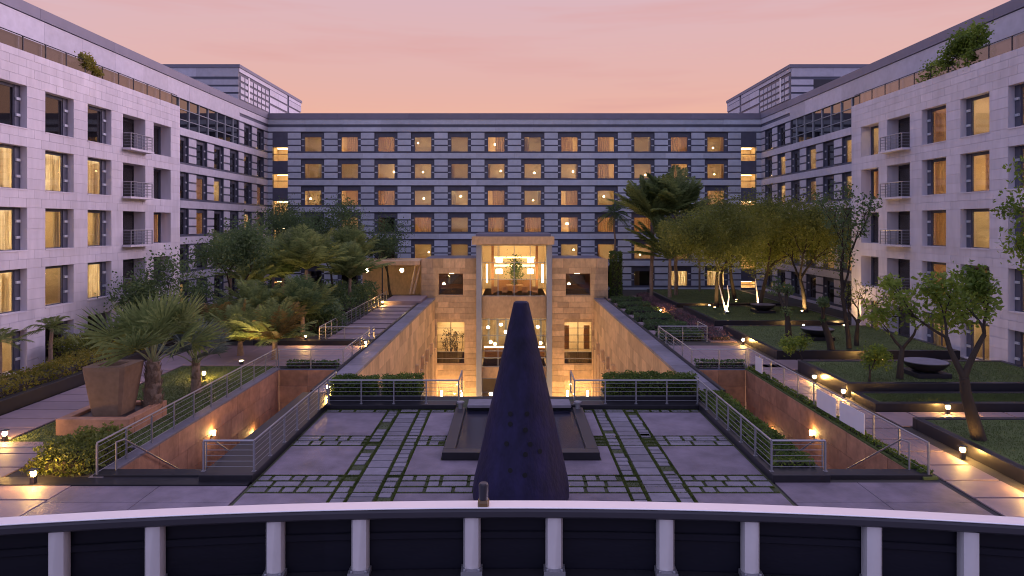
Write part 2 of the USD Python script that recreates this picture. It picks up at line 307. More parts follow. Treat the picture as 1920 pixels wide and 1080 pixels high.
        part(w, 'curtain', curtain(F, a + .03, a + (c - a)*.35, z0 + .02, zt, n - .2, 4), M['curtain_tan'])
    return w

# ------------------------------------------------------------------ the far striped block
ZC = [17.87 - 3.3*k for k in range(6)]
YF = 83.8
far = thing('striped_hotel_block', 'long grey hotel block with dark stripes and twelve lit windows per floor, closing the courtyard', 'hotel', (AX, YF, 0))
F = Fac('y', YF, -1)
ROWS = ['LTTLLTLTTLTL', 'LLRLLRLRTRTL', 'LTTLLTLTLTDL', 'DLDTLTTTTTDD', 'DDDRLLLRRLLD', 'DDLDDLDDDDCC']
opens = []
wins = []
for k, zc in enumerate(ZC):
    for i in range(12):
        u = AX + (i - 5.5)*4.505; o = (u - 1.45, u + 1.45, zc - .95, zc + 1.45); opens.append(o); wins.append((o, ROWS[k][i], zc))
stairs = []
for sx in (-1, 1):
    for k in range(6):
        stairs.append((AX + sx*28.75 - .95, AX + sx*28.75 + .95, 15.76 - 3.3*k if k < 5 else .2, 17.46 - 3.3*k))
b_ = MB(); U0, U1 = AX - 30.3, AX + 30.3
holes_grid(F, b_, U0, U1, -.5, 21.0, opens + stairs, -.45, 0)
part(far, 'wall', b_, M['dark_stone'])
bd = MB(); bd.box(U0 - 14, U1 + 14, YF + 15.5, YF + 16, -.5, 21); bd.box(U0 - 14, U1 + 14, YF + .45, YF + 15.5, 20.6, 20.9)
part(far, 'roof', bd, M['slate'])
strips = [(AX + sx*28.75 - .95, AX + sx*28.75 + .95, -9, 19.3) for sx in (-1, 1)]
pan = []
for zc in ZC:
    for a, b in ((.65, 1.34), (-.12, .48), (-.9, -.28)):
        pan += clad(F, [(zc + a, zc + b)], U0, U1, [(o[0] + .02, o[1] - .02, o[2], o[3]) for o in opens] + strips, 1.7, 0, .06, .0, False)
    pan += clad(F, [(zc - 1.78, zc - 1.13)], U0, U1, strips, 4.505, 0, .07, .012, False)
pan += clad(F, [(19.37, 19.9), (20.25, 20.87)], U0, U1, [], 4.505, 0, .08, .012, False)
pan.sort(key=lambda p: -p[1])
parts(far, 'panel', [p[2] for p in pan], M['granite'])
par = clad(F, [(20.9, 21.62)], U0, U1, [], 9.0, -.4, .16, .012, False); parts(far, 'fascia', [p[2] for p in par], M['slate'])
for o, kd, zc in wins: window(far, F, *o, kd, (.4, .4), .55, -.3, pegs=(zc - .2, zc + .56))
for o in stairs:
    w = part(far, 'stair_window', F.b(MB(), o[0], o[1], -.2, -.1, (o[2] + o[3])/2 - .04, (o[2] + o[3])/2 + .04), M['bronze'])
    part(w, 'pane', F.b(MB(), o[0], o[1], -.19, -.17, o[2], o[3]), M['pane'])
    part(w, 'room', room_box(F, o[0] - .01, o[1] + .01, o[2] - .01, o[3] + .01, -.46, 1.6), M['room'])
    part(w, 'lamp', F.b(MB(), o[0] + .3, o[1] - .3, -1.2, -.9, o[3] - .12, o[3] - .06), M['dim'])

# ------------------------------------------------------------------ the striped side wings with their glazed top floor
def striped_wing(side, label, lit):
    F = Fac('x', AX - 30.3 if side < 0 else AX + 30.3, -side)
    b = thing('striped_wing', label, 'hotel', (F.p, 69, 0)); cs = [58.25, 62.1, 65.95, 69.8, 73.65, 77.5, 81.35]
    ops, ws = [], []
    for k, zc in enumerate(ZC):
        for i, u in enumerate(cs):
            if k == 0 and u < 75: continue
            o = (u - 1.2, u + 1.2, zc - .95, zc + 1.45); ops.append(o); ws.append((o, lit.get((k, i), 'D'), zc))
    glz = (28.0, 74.9, 16.55, 19.35)
    m = MB(); holes_grid(F, m, 54.2, YF - .02, -.5, 21.0, ops + [glz], -.45, 0); F.b(m, 27.0, 54.2, -.45, 0, 19.35, 21.0); F.b(m, 27, 54.2, -.45, 0, 15.4, 16.5)
    part(b, 'wall', m, M['dark_stone'])
    m = MB(); F.b(m, 27, YF + 15, -14, -.46, 20.6, 20.9); F.b(m, 27, YF, -14, -13.6, 0, 20.6); F.b(m, 27, 27.4, -13.6, -.46, 15, 20.6); part(b, 'roof', m, M['slate'])
    pan = []
    for k, zc in enumerate(ZC):
        for a, c in ((.65, 1.34), (-.12, .48), (-.9, -.28)):
            oo = [(o[0] + .02, o[1] - .02, o[2], o[3]) for o in ops]
            if k == 0: oo.append((27, 75, 0, 30))
            pan += clad(F, [(zc + a, zc + c)], 54.2, YF - .08, oo, 1.6, 0, .06, 0, False)
        pan += clad(F, [(zc - 1.82, zc - 1.13)], 54.2, YF - .08, [], 3.85, 0, .07, .012, False)
    pan += clad(F, [(19.37, 19.9), (20.25, 20.87)], 75, YF - .1, [], 3.85, 0, .08, .012, False)
    pan += clad(F, [(19.37, 20.87)], 28, 75, [], 3.85, 0, .08, .012, False)
    parts(b, 'panel', [p[2] for p in pan], M['wing_granite'])
    parts(b, 'fascia', [p[2] for p in clad(F, [(20.9, 21.62)], 27, YF - .18, [], 8.0, -.4, .16, .012, False)], M['slate'])
    for o, kd, zc in ws: window(b, F, *o, kd, (.3, .3), .3, -.3, pegs=(zc - .2, zc + .56))
    # the glazed top floor
    gl = part(b, 'glazing', F.b(MB(), 28, 74.9, -.13, -.1, 16.55, 19.35), M['dark_pane'])
    for u in np.arange(29.5, 74.9, 2.0): part(gl, 'mullion', F.b(MB(), u - .04, u + .04, -.1, .02, 16.55, 19.35), M['blue_steel'])
    for z in (17.5, 18.45): part(gl, 'transom', F.b(MB(), 28, 74.9, -.1, -.02, z - .03, z + .03), M['blue_steel'])
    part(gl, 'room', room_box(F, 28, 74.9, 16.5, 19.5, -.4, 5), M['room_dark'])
    # the plant tower over the far end
    T = thing('rooftop_tower', 'striped rooftop plant tower with a grid of dark joints, above the %s striped wing' % ('left' if side < 0 else 'right'), 'tower', (F.p, 86, 21))
    FT = Fac('x', F.p, -side); m = MB(); FT.b(m, 75, 97, -14, -.05, 20.95, 25.2); part(T, 'core', m, M['dark_stone'])
    pn = clad(FT, [(23.0 + .0, 23.75), (23.95, 24.7)], 84.5, 97, [(91.0, 91.7, 0, 40)], 4.0, -.05, .04, .03, False)
    pn += clad(FT, [(21.7, 22.35), (22.35, 23.05), (23.05, 23.75), (23.75, 24.5)], 75.3, 84.2, [], 1.25, -.05, .04, .26, False)
    pn += clad(FT, [(21.7, 22.75)], 84.5, 97, [(91.0, 91.7, 0, 40)], 4.0, -.05, .04, .03, False)
    pn += clad(FT, [(24.74, 25.2)], 75, 97, [(91.0, 91.7, 0, 40)], 4.4, -.05, .05, .012, False)
    FR = Fac('y', 75, -1); x0, x1 = sorted((F.p + side*14, F.p + side*.06))
    op = [(F.p + 2.5, F.p + 4.9, 23.0, 23.9)] if side > 0 else []
    pn += clad(FR, [(21.7, 22.3), (22.5, 23.1), (23.3, 23.9), (24.2, 25.2)], x0, x1, op, 4.0, 0.0, .06, .012, False)
    parts(T, 'panel', [p[2] for p in pn], M['wing_granite'])
    if op:
        part(T, 'louvre', FR.b(MB(), op[0][0], op[0][1], 0, .03, 23, 23.9), M['bronze'])
    cap = MB(); FT.b(cap, 74.85, 97.1, -14.1, .15, 25.2, 25.55); part(T, 'roof', cap, M['slate'])
    mast = MB(); FT.b(mast, 77.5, 77.75, .05, .12, 21.8, 24.6); part(T, 'pipe', mast, M['white'])
    return b
striped_wing(-1, 'striped granite wing with a glazed top floor, running back beside the palms', {(2, 2): 'T', (3, 2): 'T', (3, 5): 'C', (3, 6): 'T', (2, 6): 'T', (4, 4): 'L', (5, 1): 'L', (2, 3): 'R'})
striped_wing(1, 'striped granite wing with a glazed top floor, running back behind the broad lit trees', {(1, 3): 'L', (1, 1): 'R', (2, 3): 'L', (2, 1): 'R', (2, 5): 'R', (3, 3): 'T', (4, 2): 'L', (4, 1): 'T', (1, 5): 'R'})

# ------------------------------------------------------------------ railings
def railing(label, pts, h=1.05, step=1.5, bars=5, cat='railing', z=0., pw=.028, group=None):
    pts = [np.array(p, float) for p in pts]; pts = [np.r_[p, z] if len(p) == 2 else p for p in pts]
    t = thing('metal_railing', label, cat, tuple(pts[0]), group)
    hr = MB()
    for a, b in zip(pts, pts[1:]): hr.tube([a + (0, 0, h), b + (0, 0, h)], .032, 8)
    part(t, 'handrail', hr, M['rail_steel'], smooth=40)
    for k in range(bars):
        zz = .14 + (h - .26)*k/(bars - 1); m = MB()
        for a, b in zip(pts, pts[1:]): m.tube([a + (0, 0, zz), b + (0, 0, zz)], .0085, 5)
        part(t, 'bar', m, M['steel'])
    done = []
    for a, b in zip(pts, pts[1:]):
        n = max(1, int(round(np.linalg.norm(b - a)/step)))
        for q in np.linspace(0, 1, n + 1):
            p = a + (b - a)*q
            if any(np.linalg.norm(p - d) < .1 for d in done): continue
            done.append(p); m = MB(); m.rbox(p[0]-pw, p[0]+pw, p[1]-pw, p[1]+pw, p[2], p[2]+h-.03, .006); m.box(p[0]-.06, p[0]+.06, p[1]-.06, p[1]+.06, p[2], p[2]+.015)
            part(t, 'post', m, M['steel'])
    return t

# ------------------------------------------------------------------ the pale stone wings
CS = [31.9, 35.8, 39.75, 43.6, 47.6, 51.4]                 # bays; the fifth is the balcony, the sixth a deep loggia window
def stone_wing(side, label, pattern):
    F = Fac('x', AX - 26.65 if side < 0 else AX + 26.65, -side); E1 = 54.1
    b = thing('pale_stone_wing', label, 'hotel', (F.p, 41, 0))
    zcs = [14.3 - 3.3*k for k in range(5)]; ops = []; ws = []
    for k, zc in enumerate(zcs):
        z0 = zc - 1.15 if k < 4 else 0.02
        for i, u in enumerate(CS):
            hw = 1.4 if i == 4 else 1.25
            o = (u - hw, u + hw, z0 if i != 4 else zc - 1.15 - (.0 if k < 4 else .0), zc + 1.15)
            if i == 4 and k == 4: o = (u - hw, u + hw, .02, zc + 1.15)
            ops.append(o); ws.append((o, pattern[k][i], zc, i, k))
    m = MB(); holes_grid(F, m, 27.0, E1, -.3, 16.4, ops, -.9, 0); F.b(m, 27, E1, -.4, 0, 16.4, 17.28); F.b(m, E1 - .4, E1, -3.2, -.9, -.3, 16.4)
    part(b, 'wall', m, M['pale'])
    m = MB(); F.b(m, 27, E1 - .4, -3.6, -.9, 16.0, 16.3); part(b, 'terrace', m, M['slate'])
    cz = []
    for k, zc in enumerate(zcs):
        top_ = zc + 1.15; z = top_
        cz += [(zc - 1.15 + .575*j, zc - 1.15 + .575*(j+1)) for j in range(4)]
        if k < 4: cz += [(zc - 2.15, zc - 1.65), (zc - 1.65, zc - 1.15)]
    cz += [(15.45, 15.95), (15.95, 16.45), (16.45, 16.9), (16.9, 17.3)]
    pn = clad(F, cz, 27.2, E1 + .03, ops, 1.25, 0, .03, .014, True)
    pn = [p for p in pn if p[0] > 34.2] + [p for p in pn if p[0] <= 34.2]
    parts(b, 'stone_panel', [p[2] for p in pn], M['pale'])
    for o, kd, zc, i, k in ws:
        if i == 4:                                         # the balcony bay
            w = part(b, 'balcony_door', F.b(MB(), o[0], o[1], -.86, -.80, o[3] - .25, o[3]), M['bronze'])
            fr = MB()
            for u in (o[0] + .03, (o[0] + o[1])/2, o[1] - .03): F.b(fr, u - .035, u + .035, -.87, -.79, o[2], o[3] - .25)
            part(w, 'frame', fr, M['bronze']); part(w, 'pane', F.b(MB(), o[0], o[1], -.84, -.82, o[2], o[3] - .25), M['pane'])
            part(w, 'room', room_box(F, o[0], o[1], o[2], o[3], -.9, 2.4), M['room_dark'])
            if k < 4:
                bal = part(b, 'balcony', F.b(MB(), o[0] - .1, o[1] + .1, -.8, .62, o[2] - .14, o[2]), M['pale'])
                r = MB(); h = 1.0; z = o[2]; A = [F.p3(o[0] + .05, .03, z), F.p3(o[0] + .05, .55, z), F.p3(o[1] - .05, .55, z), F.p3(o[1] - .05, .03, z)]
                for p, q in zip(A, A[1:]): r.tube([np.array(p) + (0, 0, h), np.array(q) + (0, 0, h)], .03, 6)
                part(bal, 'handrail', r, M['rail_steel'])
                for j in range(4):
                    r = MB()
                    for p, q in zip(A, A[1:]): r.tube([np.array(p) + (0, 0, .2 + .2*j), np.array(q) + (0, 0, .2 + .2*j)], .014, 5)
                    part(bal, 'bar', r, M['steel'])
                for u in np.linspace(o[0] + .05, o[1] - .05, 5):
                    p = F.p3(u, .55, z); part(bal, 'post', MB().box(p[0]-.022, p[0]+.022, p[1]-.022, p[1]+.022, z, z+h), M['steel'])
        elif i == 5:                                       # a deep loggia with a narrow window at its near side
            window(b, F, *o, kd, (.12, .12), .1, -.82)
        else:
            pg = tuple(o[2] + (o[3]-o[2])*q for q in (.3, .68))
            window(b, F, *o, kd, (.18, .42), .12, -.42, pegs=pg, mull=1 if k == 4 else 0, depth=3.0)
            part(b, 'sill', F.b(MB(), o[0] - .02, o[1] + .02, -.3, .06, o[2] - .07, o[2] - .002), M['pale']) if k < 4 else None
    pts = [F.p3(u, -.16, 17.3)[:2] for u in (28.0, E1 - .1)]
    # the terrace's glass balustrade
    t = thing('terrace_balustrade', 'glass balustrade along the roof terrace of the %s pale stone wing' % ('left' if side < 0 else 'right'), 'balustrade', (F.p, 41, 17.3))
    hr = MB().tube([F.p3(28, -.16, 18.15), F.p3(E1 - .1, -.16, 18.15)], .03, 6); part(t, 'handrail', hr, M['bronze'])
    us = np.arange(28.0, E1 - .2, 1.8)
    for u in us:
        p = F.p3(u, -.16, 17.3); part(t, 'post', MB().box(p[0]-.03, p[0]+.03, p[1]-.03, p[1]+.03, 17.3, 18.13), M['bronze'])
    for u, u2 in zip(us, us[1:]): part(t, 'glass_panel', F.b(MB(), u + .06, u2 - .06, -.17, -.15, 17.36, 18.08), M['rail_glass'])
    return b
stone_wing(-1, 'pale stone wing with curtained windows and balconies, beside the fan palm and stone urn', ['DDDDDD', 'CCCCDD', 'DCHHDT', 'DCLCDD', 'DLDDDD'])
stone_wing(1, 'pale stone wing with windows and balconies, behind the lawn and stone bowls', ['CTLTDL', 'DTTTDT', 'DTRTDD', 'DLDTDD', 'DTLLDT'])

# ------------------------------------------------------------------ pits: sunken court and two stair pits
def pit_wall(name, label, F, u0, u1, z0, z1, mt, cw, ch, thick=.3, opens=(), cat='wall', lo_first=False):
    t = thing(name, label, cat, F.p3((u0+u1)/2, 0, z0)); m = MB(); F.b(m, u0, u1, -thick, -.03, z0, z1); part(t, 'backing', m, M['dark_stone'])
    nz = max(1, round((z1 - z0)/ch)); e = np.linspace(z0, z1, nz + 1)
    pn = clad(F, list(zip(e, e[1:]))[::-1], u0, u1, list(opens), cw, -.03, 0, .014, True)
    parts(t, 'stone_panel', [p[2] for p in pn], mt); return t
FL, FRt = Fac('x', PITW0, 1), Fac('x', PITW1, -1)
for F, lab in ((FL, 'tall sandstone wall with ribs on the left of the sunken court'), (FRt, 'tall sandstone wall with ribs on the right of the sunken court')):
    t = pit_wall('sandstone_wall', lab, F, PITY0, PITY1, PITZ, -.06, M['sand'], 1.5, 1.0)
    for k, u in enumerate(np.arange(37.0, 71.8, 1.16)):    # pilaster ribs
        part(t, 'rib', F.b(MB(), u, u + .42, 0, .34, PITZ, -4.9 + (.9 if k % 3 == 0 else 0)), M['sand'])
top('court_floor', MB().box(PITW0 - .3, PITW1 + .3, PITY0, PITY1 + 12, PITZ - .2, PITZ), M['path'], kind='structure')
top('court_near_wall', MB().box(PITW0 - .3, PITW1 + .3, PITY0 - .3, PITY0, PITZ, -.035), M['sand'], kind='structure')
for x0, x1, lab in ((PITW0 - 1.0, PITW0 + .05, 'left'), (PITW1 - .05, PITW1 + 1.0, 'right')):
    t = thing('stone_coping', 'smooth violet-grey coping strip along the %s edge of the sunken court' % lab, 'coping', ((x0+x1)/2, 50, 0))
    for a in np.arange(PITY0 + .02, PITY1 - 1, 2.05): part(t, 'coping_slab', MB().rbox(x0, x1, a, a + 2.03, -.03, .16), M['slab'])
    xk = x0 - .14 if lab == 'left' else x1 + .0
    part(t, 'kerb', MB().box(xk, xk + .14, PITY0, PITY1, -.03, .26), M['black'])
for P, sgn, lab in ((LP, -1, 'left'), (RP, 1, 'right')):
    out = Fac('x', P[0], 1) if sgn < 0 else Fac('x', P[1], -1); inn = Fac('x', P[1], -1) if sgn < 0 else Fac('x', P[0], 1)
    pit_wall('stair_wall', 'lamp-lit red sandstone outer wall of the %s stair pit' % lab, out, P[2], P[3], -7, -.0, M['terracotta'], 1.4, .9)
    pit_wall('stair_wall', 'red sandstone inner wall of the %s stair pit, next to the plaza' % lab, inn, P[2], P[3], -7, -.0, M['terracotta'], 1.4, .9)
    pit_wall('stair_wall', 'red sandstone end wall of the %s stair pit below the cross walkway' % lab, Fac('y', P[3], -1), P[0], P[1], -7, -.0, M['terracotta'], 1.4, .9)
    pit_wall('stair_wall', 'red sandstone near wall of the %s stair pit under its black kerb' % lab, Fac('y', P[2], 1), P[0], P[1], -7, -.0, M['terracotta'], 1.4, .9)
    st = thing('stair_flight', 'stone stair going down into the %s stair pit' % lab, 'stairs', ((P[0]+P[1])/2, P[2], 0))
    for k in range(34): part(st, 'step', MB().box(P[0]+.02, P[1]-.02, P[2] + .32 + .32*k, P[2] + .66 + .32*k, -.2*(k+1) - .22, -.2*(k+1)), M['path'])
    top('stair_floor', MB().box(P[0]-.3, P[1]+.3, P[2], P[3], -7.2, -7.0), M['path'], kind='structure')
    hrz = thing('stair_handrail', 'thin wall handrail dropping into the %s stair pit' % lab, 'handrail', (P[0], P[2], 0))
    for x in (P[0] + .12, P[1] - .12):
        part(hrz, 'rail', MB().tube([(x, P[2] - .1, 1.0), (x, P[2] + .35, .95), (x, P[2] + 10.8, -5.6)], .028, 6), M['rail_steel'])
        part(hrz, 'newel', MB().tube([(x, P[2] - .1, 0), (x, P[2] - .1, 1.0)], .028, 6), M['rail_steel'])
    # sconces on the walls
    for j, (yy, zz) in enumerate(((28.8, -.95), (33.4, -2.4))):
        x = P[0] + .0 if sgn < 0 else P[1] - .0; q = 1 if sgn < 0 else -1
        l = thing('wall_sconce', '%s small warm sconce on the outer wall of the %s stair pit' % (('upper', 'lower')[j], lab), 'wall lamp', (x, yy, zz), 'sconces in the stair pits')
        part(l, 'bracket', MB().box(min(x, x+q*.10), max(x, x+q*.10), yy-.06, yy+.06, zz-.1, zz-.02), M['bronze'])
        part(l, 'shade', MB().lathe([(0, 0), (.06, 0), (.09, .20), (0, .20)], (x+q*.12, yy, zz-.02), 10), M['sconce'])
    kb = thing('black_kerb', 'black granite kerb across the near end of the %s stair pit' % lab, 'kerb', ((P[0]+P[1])/2, P[2]-.3, 0))
    part(kb, 'kerb_block', MB().rbox(P[0]-.35, P[1]-.02 if sgn < 0 else P[1]+.35, P[2]-.55, P[2]-.02, -.03, .12), M['black'])
    # the strip between pit and plaza
    x0, x1 = (P[1], -7.95) if sgn < 0 else (8.0, P[0])
    top('planter_strip', MB().rbox(x0-.0, x1+.0, P[2]-.9, 31.3, -.03, .24), M['black'], 'low black planter kerb between the plaza and the %s stair pit' % lab, 'planter')
    railing('steel railing with level bars along the %s edge of the plaza paving' % lab,
            [(P[1], P[2]-.55), (x1-.08 if sgn < 0 else x0+.08, P[2]-.55), (x1-.08 if sgn < 0 else x0+.08, 31.2)] if sgn < 0 else [(P[0], P[2]-.55), (x0+.08, P[2]-.55), (x0+.08, 31.2)], z=.24, h=.95)
    e = -12.95 if sgn < 0 else 13.0
    railing('long steel railing with level bars on the outer side of the %s stair pit' % lab, [(e, 21.3), (e, 37.5)], z=0.05, h=1.05, step=1.55)
    top('pit_edge_kerb', MB().rbox(e-.22, e+.25, 21.2, 37.45, -.03, .07), M['slab'] if sgn < 0 else M['lawn'], 'narrow edge strip under the outer railing of the %s stair pit' % lab, 'kerb')
    railing('steel railing on the cross walkway above the far end of the %s stair pit' % lab, [(e + (.1 if sgn < 0 else -.1), 37.6), (-9.3 if sgn < 0 else 9.9, 37.6), (-9.3 if sgn < 0 else 9.9, 46.0)], z=0, step=1.9)
for a, b, i in ((31.6, 33.9, 0), (27.2, 28.9, 1), (25.0, 26.9, 2)):     # white sheets tied to the right-hand railing
    top('white_banner', MB().box(12.90, 12.92, a if i else 35.2, b if i else 36.2, .22, .98), M['white'],
        ('small blank white sheet tied to the right outer railing near its far end', 'farther blank white sheet of the pair on the right outer railing', 'nearer blank white sheet of the pair on the right outer railing')[i], 'banner')

# ------------------------------------------------------------------ plaza paving
pl = thing('plaza_paving', 'paved plaza of concrete pads and small slabs with grass joints round the dark cone', 'plaza', (0, 24, 0), kind='structure')
part(pl, 'bedding', (sheet(sbox(-7.95, 12.0, 8.0, 30.9), -.012)), M['mossy'])
POOL = (AX - 2.65, AX + 2.65, 22.9, 28.6)
LB = ((-5.25, -3.45), (3.45, 5.25)); TB = ((20.1, 21.5), (24.4, 25.5), (28.75, 29.15))
def cutp(x0, x1, y0, y1):
    p = sbox(x0, y0, x1, y1).difference(sbox(POOL[0]-.05, POOL[2]-.05, POOL[1]+.05, POOL[3]+.05)); return [q for q in getattr(p, 'geoms', [p]) if q.area > .02]
xs = [-7.9, -5.25, -3.45, 3.45, 5.25, 7.95]; ys = [12.0, 16.0, 20.1, 21.5, 24.4, 25.5, 28.75, 29.15]
pads, slabs, small = [], [], []
for i in range(5):
    for j in range(7):
        band_x, band_y = i in (1, 3), j in (2, 4, 6)
        if not band_x and not band_y:
            for q in cutp(xs[i]+.05, xs[i+1]-.05, ys[j]+.05, ys[j+1]-.05):
                m = trimesh.creation.extrude_polygon(q, .03, engine='earcut'); m.apply_translation((0, 0, -.01)); pads.append(MB().tm(m))
        elif band_x:
            yy = ys[j]
            while yy < ys[j+1] - .2:
                d = min(rng.uniform(.55, .75), ys[j+1]-yy); c = (xs[i]+xs[i+1])/2
                slabs.append(MB().rbox(c-.35, c+.35, yy+.03, yy+d-.035, -.01, .028, .008)); yy += d
            for s in (xs[i], xs[i+1]-.48):
                yy = ys[j]
                while yy < ys[j+1] - .12:
                    d = rng.uniform(.34, .5)
                    if rng.random() < .9: small.append(MB().rbox(s+.05, s+.43+rng.uniform(-.05, .02), yy+.04, yy+d-.04, -.01, .022, .008))
                    yy += d
        else:
            n = max(1, int((ys[j+1]-ys[j])/.45)); rows = np.linspace(ys[j], ys[j+1], n+1)
            for a, b in zip(rows, rows[1:]):
                x = xs[i]
                while x < xs[i+1] - .2:
                    d = min(rng.choice([.42, .62, .85]), xs[i+1]-x)
                    if not (POOL[0]-d < x < POOL[1] and POOL[2]-.1 < b and a < POOL[3]+.1) and d > .15:
                        small.append(MB().rbox(x+.05, x+d-.055, a+.05, b-.06, -.01, .024, .008))
                    x += d
parts(pl, 'pad', pads, M['pad']); parts(pl, 'slab', slabs, M['slab']); parts(pl, 'small_stone', small, M['slab'], 300, 'far_small_stones')
def blades(n, rect, z, h, w=.012):
    x = rng.uniform(rect[0], rect[1], n); y = rng.uniform(rect[2], rect[3], n); a = rng.uniform(0, np.pi, n); hh = h*rng.uniform(.5, 1.2, n); b = np.c_[x, y, np.full(n, z)]
    d = np.c_[np.cos(a), np.sin(a), np.zeros(n)]*w; lean = rng.normal(0, .35, (n, 2))*hh[:, None]
    v = np.stack([b - d, b + d, b + np.c_[lean, hh]], 1).reshape(-1, 3); return v, np.arange(3*n).reshape(-1, 3)
gj = MB()
for x0, x1 in LB:
    for c in (x0 + .0, x0 + .47, x1 - .47, x1 - .0): gj.add(*blades(7000, (c-.035, c+.035, 12, 29.1), -.01, .055))
    gj.add(*blades(3500, (x0, x1, 12, 29.1), -.01, .045))
for y0, y1 in TB:
    for c in np.linspace(y0, y1, 4): gj.add(*blades(9000, (-7.9, 7.9, c-.035, c+.035), -.01, .05))
    gj.add(*blades(6000, (-7.9, 7.9, y0, y1), -.01, .045))
V, Fq = gj.get(); c = V.reshape(-1, 3, 3).mean(1); keep = ~((c[:, 0] > POOL[0]-.05) & (c[:, 0] < POOL[1]+.05) & (c[:, 1] > POOL[2]-.05) & (c[:, 1] < POOL[3]+.05))
top('joint_grass', (V.reshape(-1, 3, 3)[keep].reshape(-1, 3), np.arange(3*keep.sum()).reshape(-1, 3)), M['grass'], 'thin green grass growing in the joints of the plaza', 'grass', kind='stuff')
# concrete aprons beside the plaza, in front of the stair pits
ap = thing('front_walkway', 'wide concrete walkway in front of the stair pits', 'walkway', (0, 18, 0), kind='structure')
for x0, x1 in ((-13.3, -8.0), (8.05, 13.1)):
    for a in np.arange(12.0, 20.9, 1.85): part(ap, 'pad', MB().rbox(x0, (x0+x1)/2-.01, a, min(a+1.83, 20.9), -.02, .018, .006), M['pad']); part(ap, 'pad', MB().rbox((x0+x1)/2+.01, x1, a, min(a+1.83, 20.9), -.02, .018, .006), M['pad'])

# pool with the cone in front of it
po = thing('black_pool', 'square black granite pool with raised rim behind the dark cone', 'pool', (AX, 25.7, 0))
x0, x1, y0, y1 = POOL
for r in ((x0, x1, y0, y0+.42), (x0, x0+.42, y0+.42, y1), (x1-.42, x1, y0+.42, y1)): part(po, 'rim', MB().rbox(*r, -.03, .27, .015), M['black'])
part(po, 'water', MB().box(x0+.42, x1-.42, y0+.42, y1-.02, -.02, .17), M['pool'])
part(po, 'spout_slab', MB().rbox(x0+.5, x1-.5, y1-.25, y1+.75, .30, .42, .01), M['slab'], label='pale slab bridging the back of the pool')
part(po, 'back_wall', MB().box(x0+.45, x1-.45, y1, y1+.5, -.02, .29), M['black'])
for sx in (x0+.21, x1-.21): part(po, 'bollard', MB().lathe([(0, .36), (.1, .27), (.1, .48), (.16, .5), (.16, .56), (0, .58)], (sx, y1-.2, 0), 14), M['steel'])
CX, CY = .26, 19.6
prof = [(0, 0), (1.30, 0), (1.36, .06), (1.385, .2), (1.37, .45), (1.33, .7)] + [(1.33 - (1.33-.235)*((z-.7)/4.9), z) for z in np.linspace(1.1, 5.62, 22)] + [(.215, 5.68), (.17, 5.71), (0, 5.72)]
co = thing('dark_cone', 'tall dark indigo cone sculpture pierced by small holes, standing on the plaza', 'sculpture', (CX, CY, 0))
cm = MB().lathe(prof, (CX, CY, 0), 64); cv, cf = cm.get(); nz = meshkit.fbm(cv*np.array([1.5, 1.5, .8]), 3, 4) - .5
cv[:, :2] += (cv[:, :2] - (CX, CY))*nz[:, None]*.05; part(co, 'body', (cv, cf), M['cone'], smooth=40)
def cone_r(z): return np.interp(z, [p[1] for p in prof[2:-1]], [p[0] for p in prof[2:-1]])
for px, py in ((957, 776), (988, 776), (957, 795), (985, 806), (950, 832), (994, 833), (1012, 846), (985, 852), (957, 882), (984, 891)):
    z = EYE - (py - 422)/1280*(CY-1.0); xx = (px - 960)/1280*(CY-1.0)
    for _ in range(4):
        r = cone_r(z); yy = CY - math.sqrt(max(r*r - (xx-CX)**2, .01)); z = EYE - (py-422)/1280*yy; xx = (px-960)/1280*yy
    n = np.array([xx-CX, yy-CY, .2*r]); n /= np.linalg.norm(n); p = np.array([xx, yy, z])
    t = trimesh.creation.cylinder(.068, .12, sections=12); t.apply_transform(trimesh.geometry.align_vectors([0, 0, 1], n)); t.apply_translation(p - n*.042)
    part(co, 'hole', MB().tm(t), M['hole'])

# hedges and the railing at the far edge of the plaza
def leaf_cloud(pts, size, rg, flat=.0):
    n = len(pts); q = Rotation.random(n, random_state=int(rg.integers(1 << 30))).as_matrix(); s = size*rg.uniform(.6, 1.3, n)
    base = np.array([(-.5, 0, 0), (0, -.28, .03), (.5, 0, 0), (0, .28, .03)]); v = np.einsum('nij,kj->nki', q, base)*s[:, None, None] + pts[:, None]
    k = np.arange(n)[:, None]*4; f = np.vstack([k + [0, 1, 2], k + [0, 2, 3]]); return v.reshape(-1, 3), f
def hedge(name, label, x0, x1, y0, y1, z0, z1, n, size, mt, cat='hedge', bump=.12, group=None, shell=True, box_mat='soil'):
    rg = np.random.default_rng(abs(hash((round(x0*7), round(y0*7), n))) % (1 << 31)); t = thing(name, label, cat, ((x0+x1)/2, (y0+y1)/2, z0), group)
    p = rg.uniform((x0, y0, z0), (x1, y1, z1), (n*2, 3)); lo, hi = np.array((x0, y0, z0)), np.array((x1, y1, z1))
    d = np.minimum(p - lo, hi - p); d[:, 2] = hi[2] - p[:, 2]; dm = d.min(1); ext = (hi-lo).min()/2
    p = p[np.argsort(dm + rg.uniform(0, .25*ext, len(p)))[:n]]
    p[:, 2] += (meshkit.fbm(p*np.array([2.2, 2.2, 0]), 3, 5) - .5)*bump*3*((p[:, 2]-z0)/(z1-z0)); p[:, :2] += rg.normal(0, bump*.4, (len(p), 2))
    part(t, 'foliage', leaf_cloud(p, size, rg), mt)
    i = .16*min(1, (min(x1-x0, y1-y0))); part(t, 'stems', MB().box(x0+i, x1-i, y0+i, y1-i, z0, z1-.18*(z1-z0)-bump), M['soil']); return t
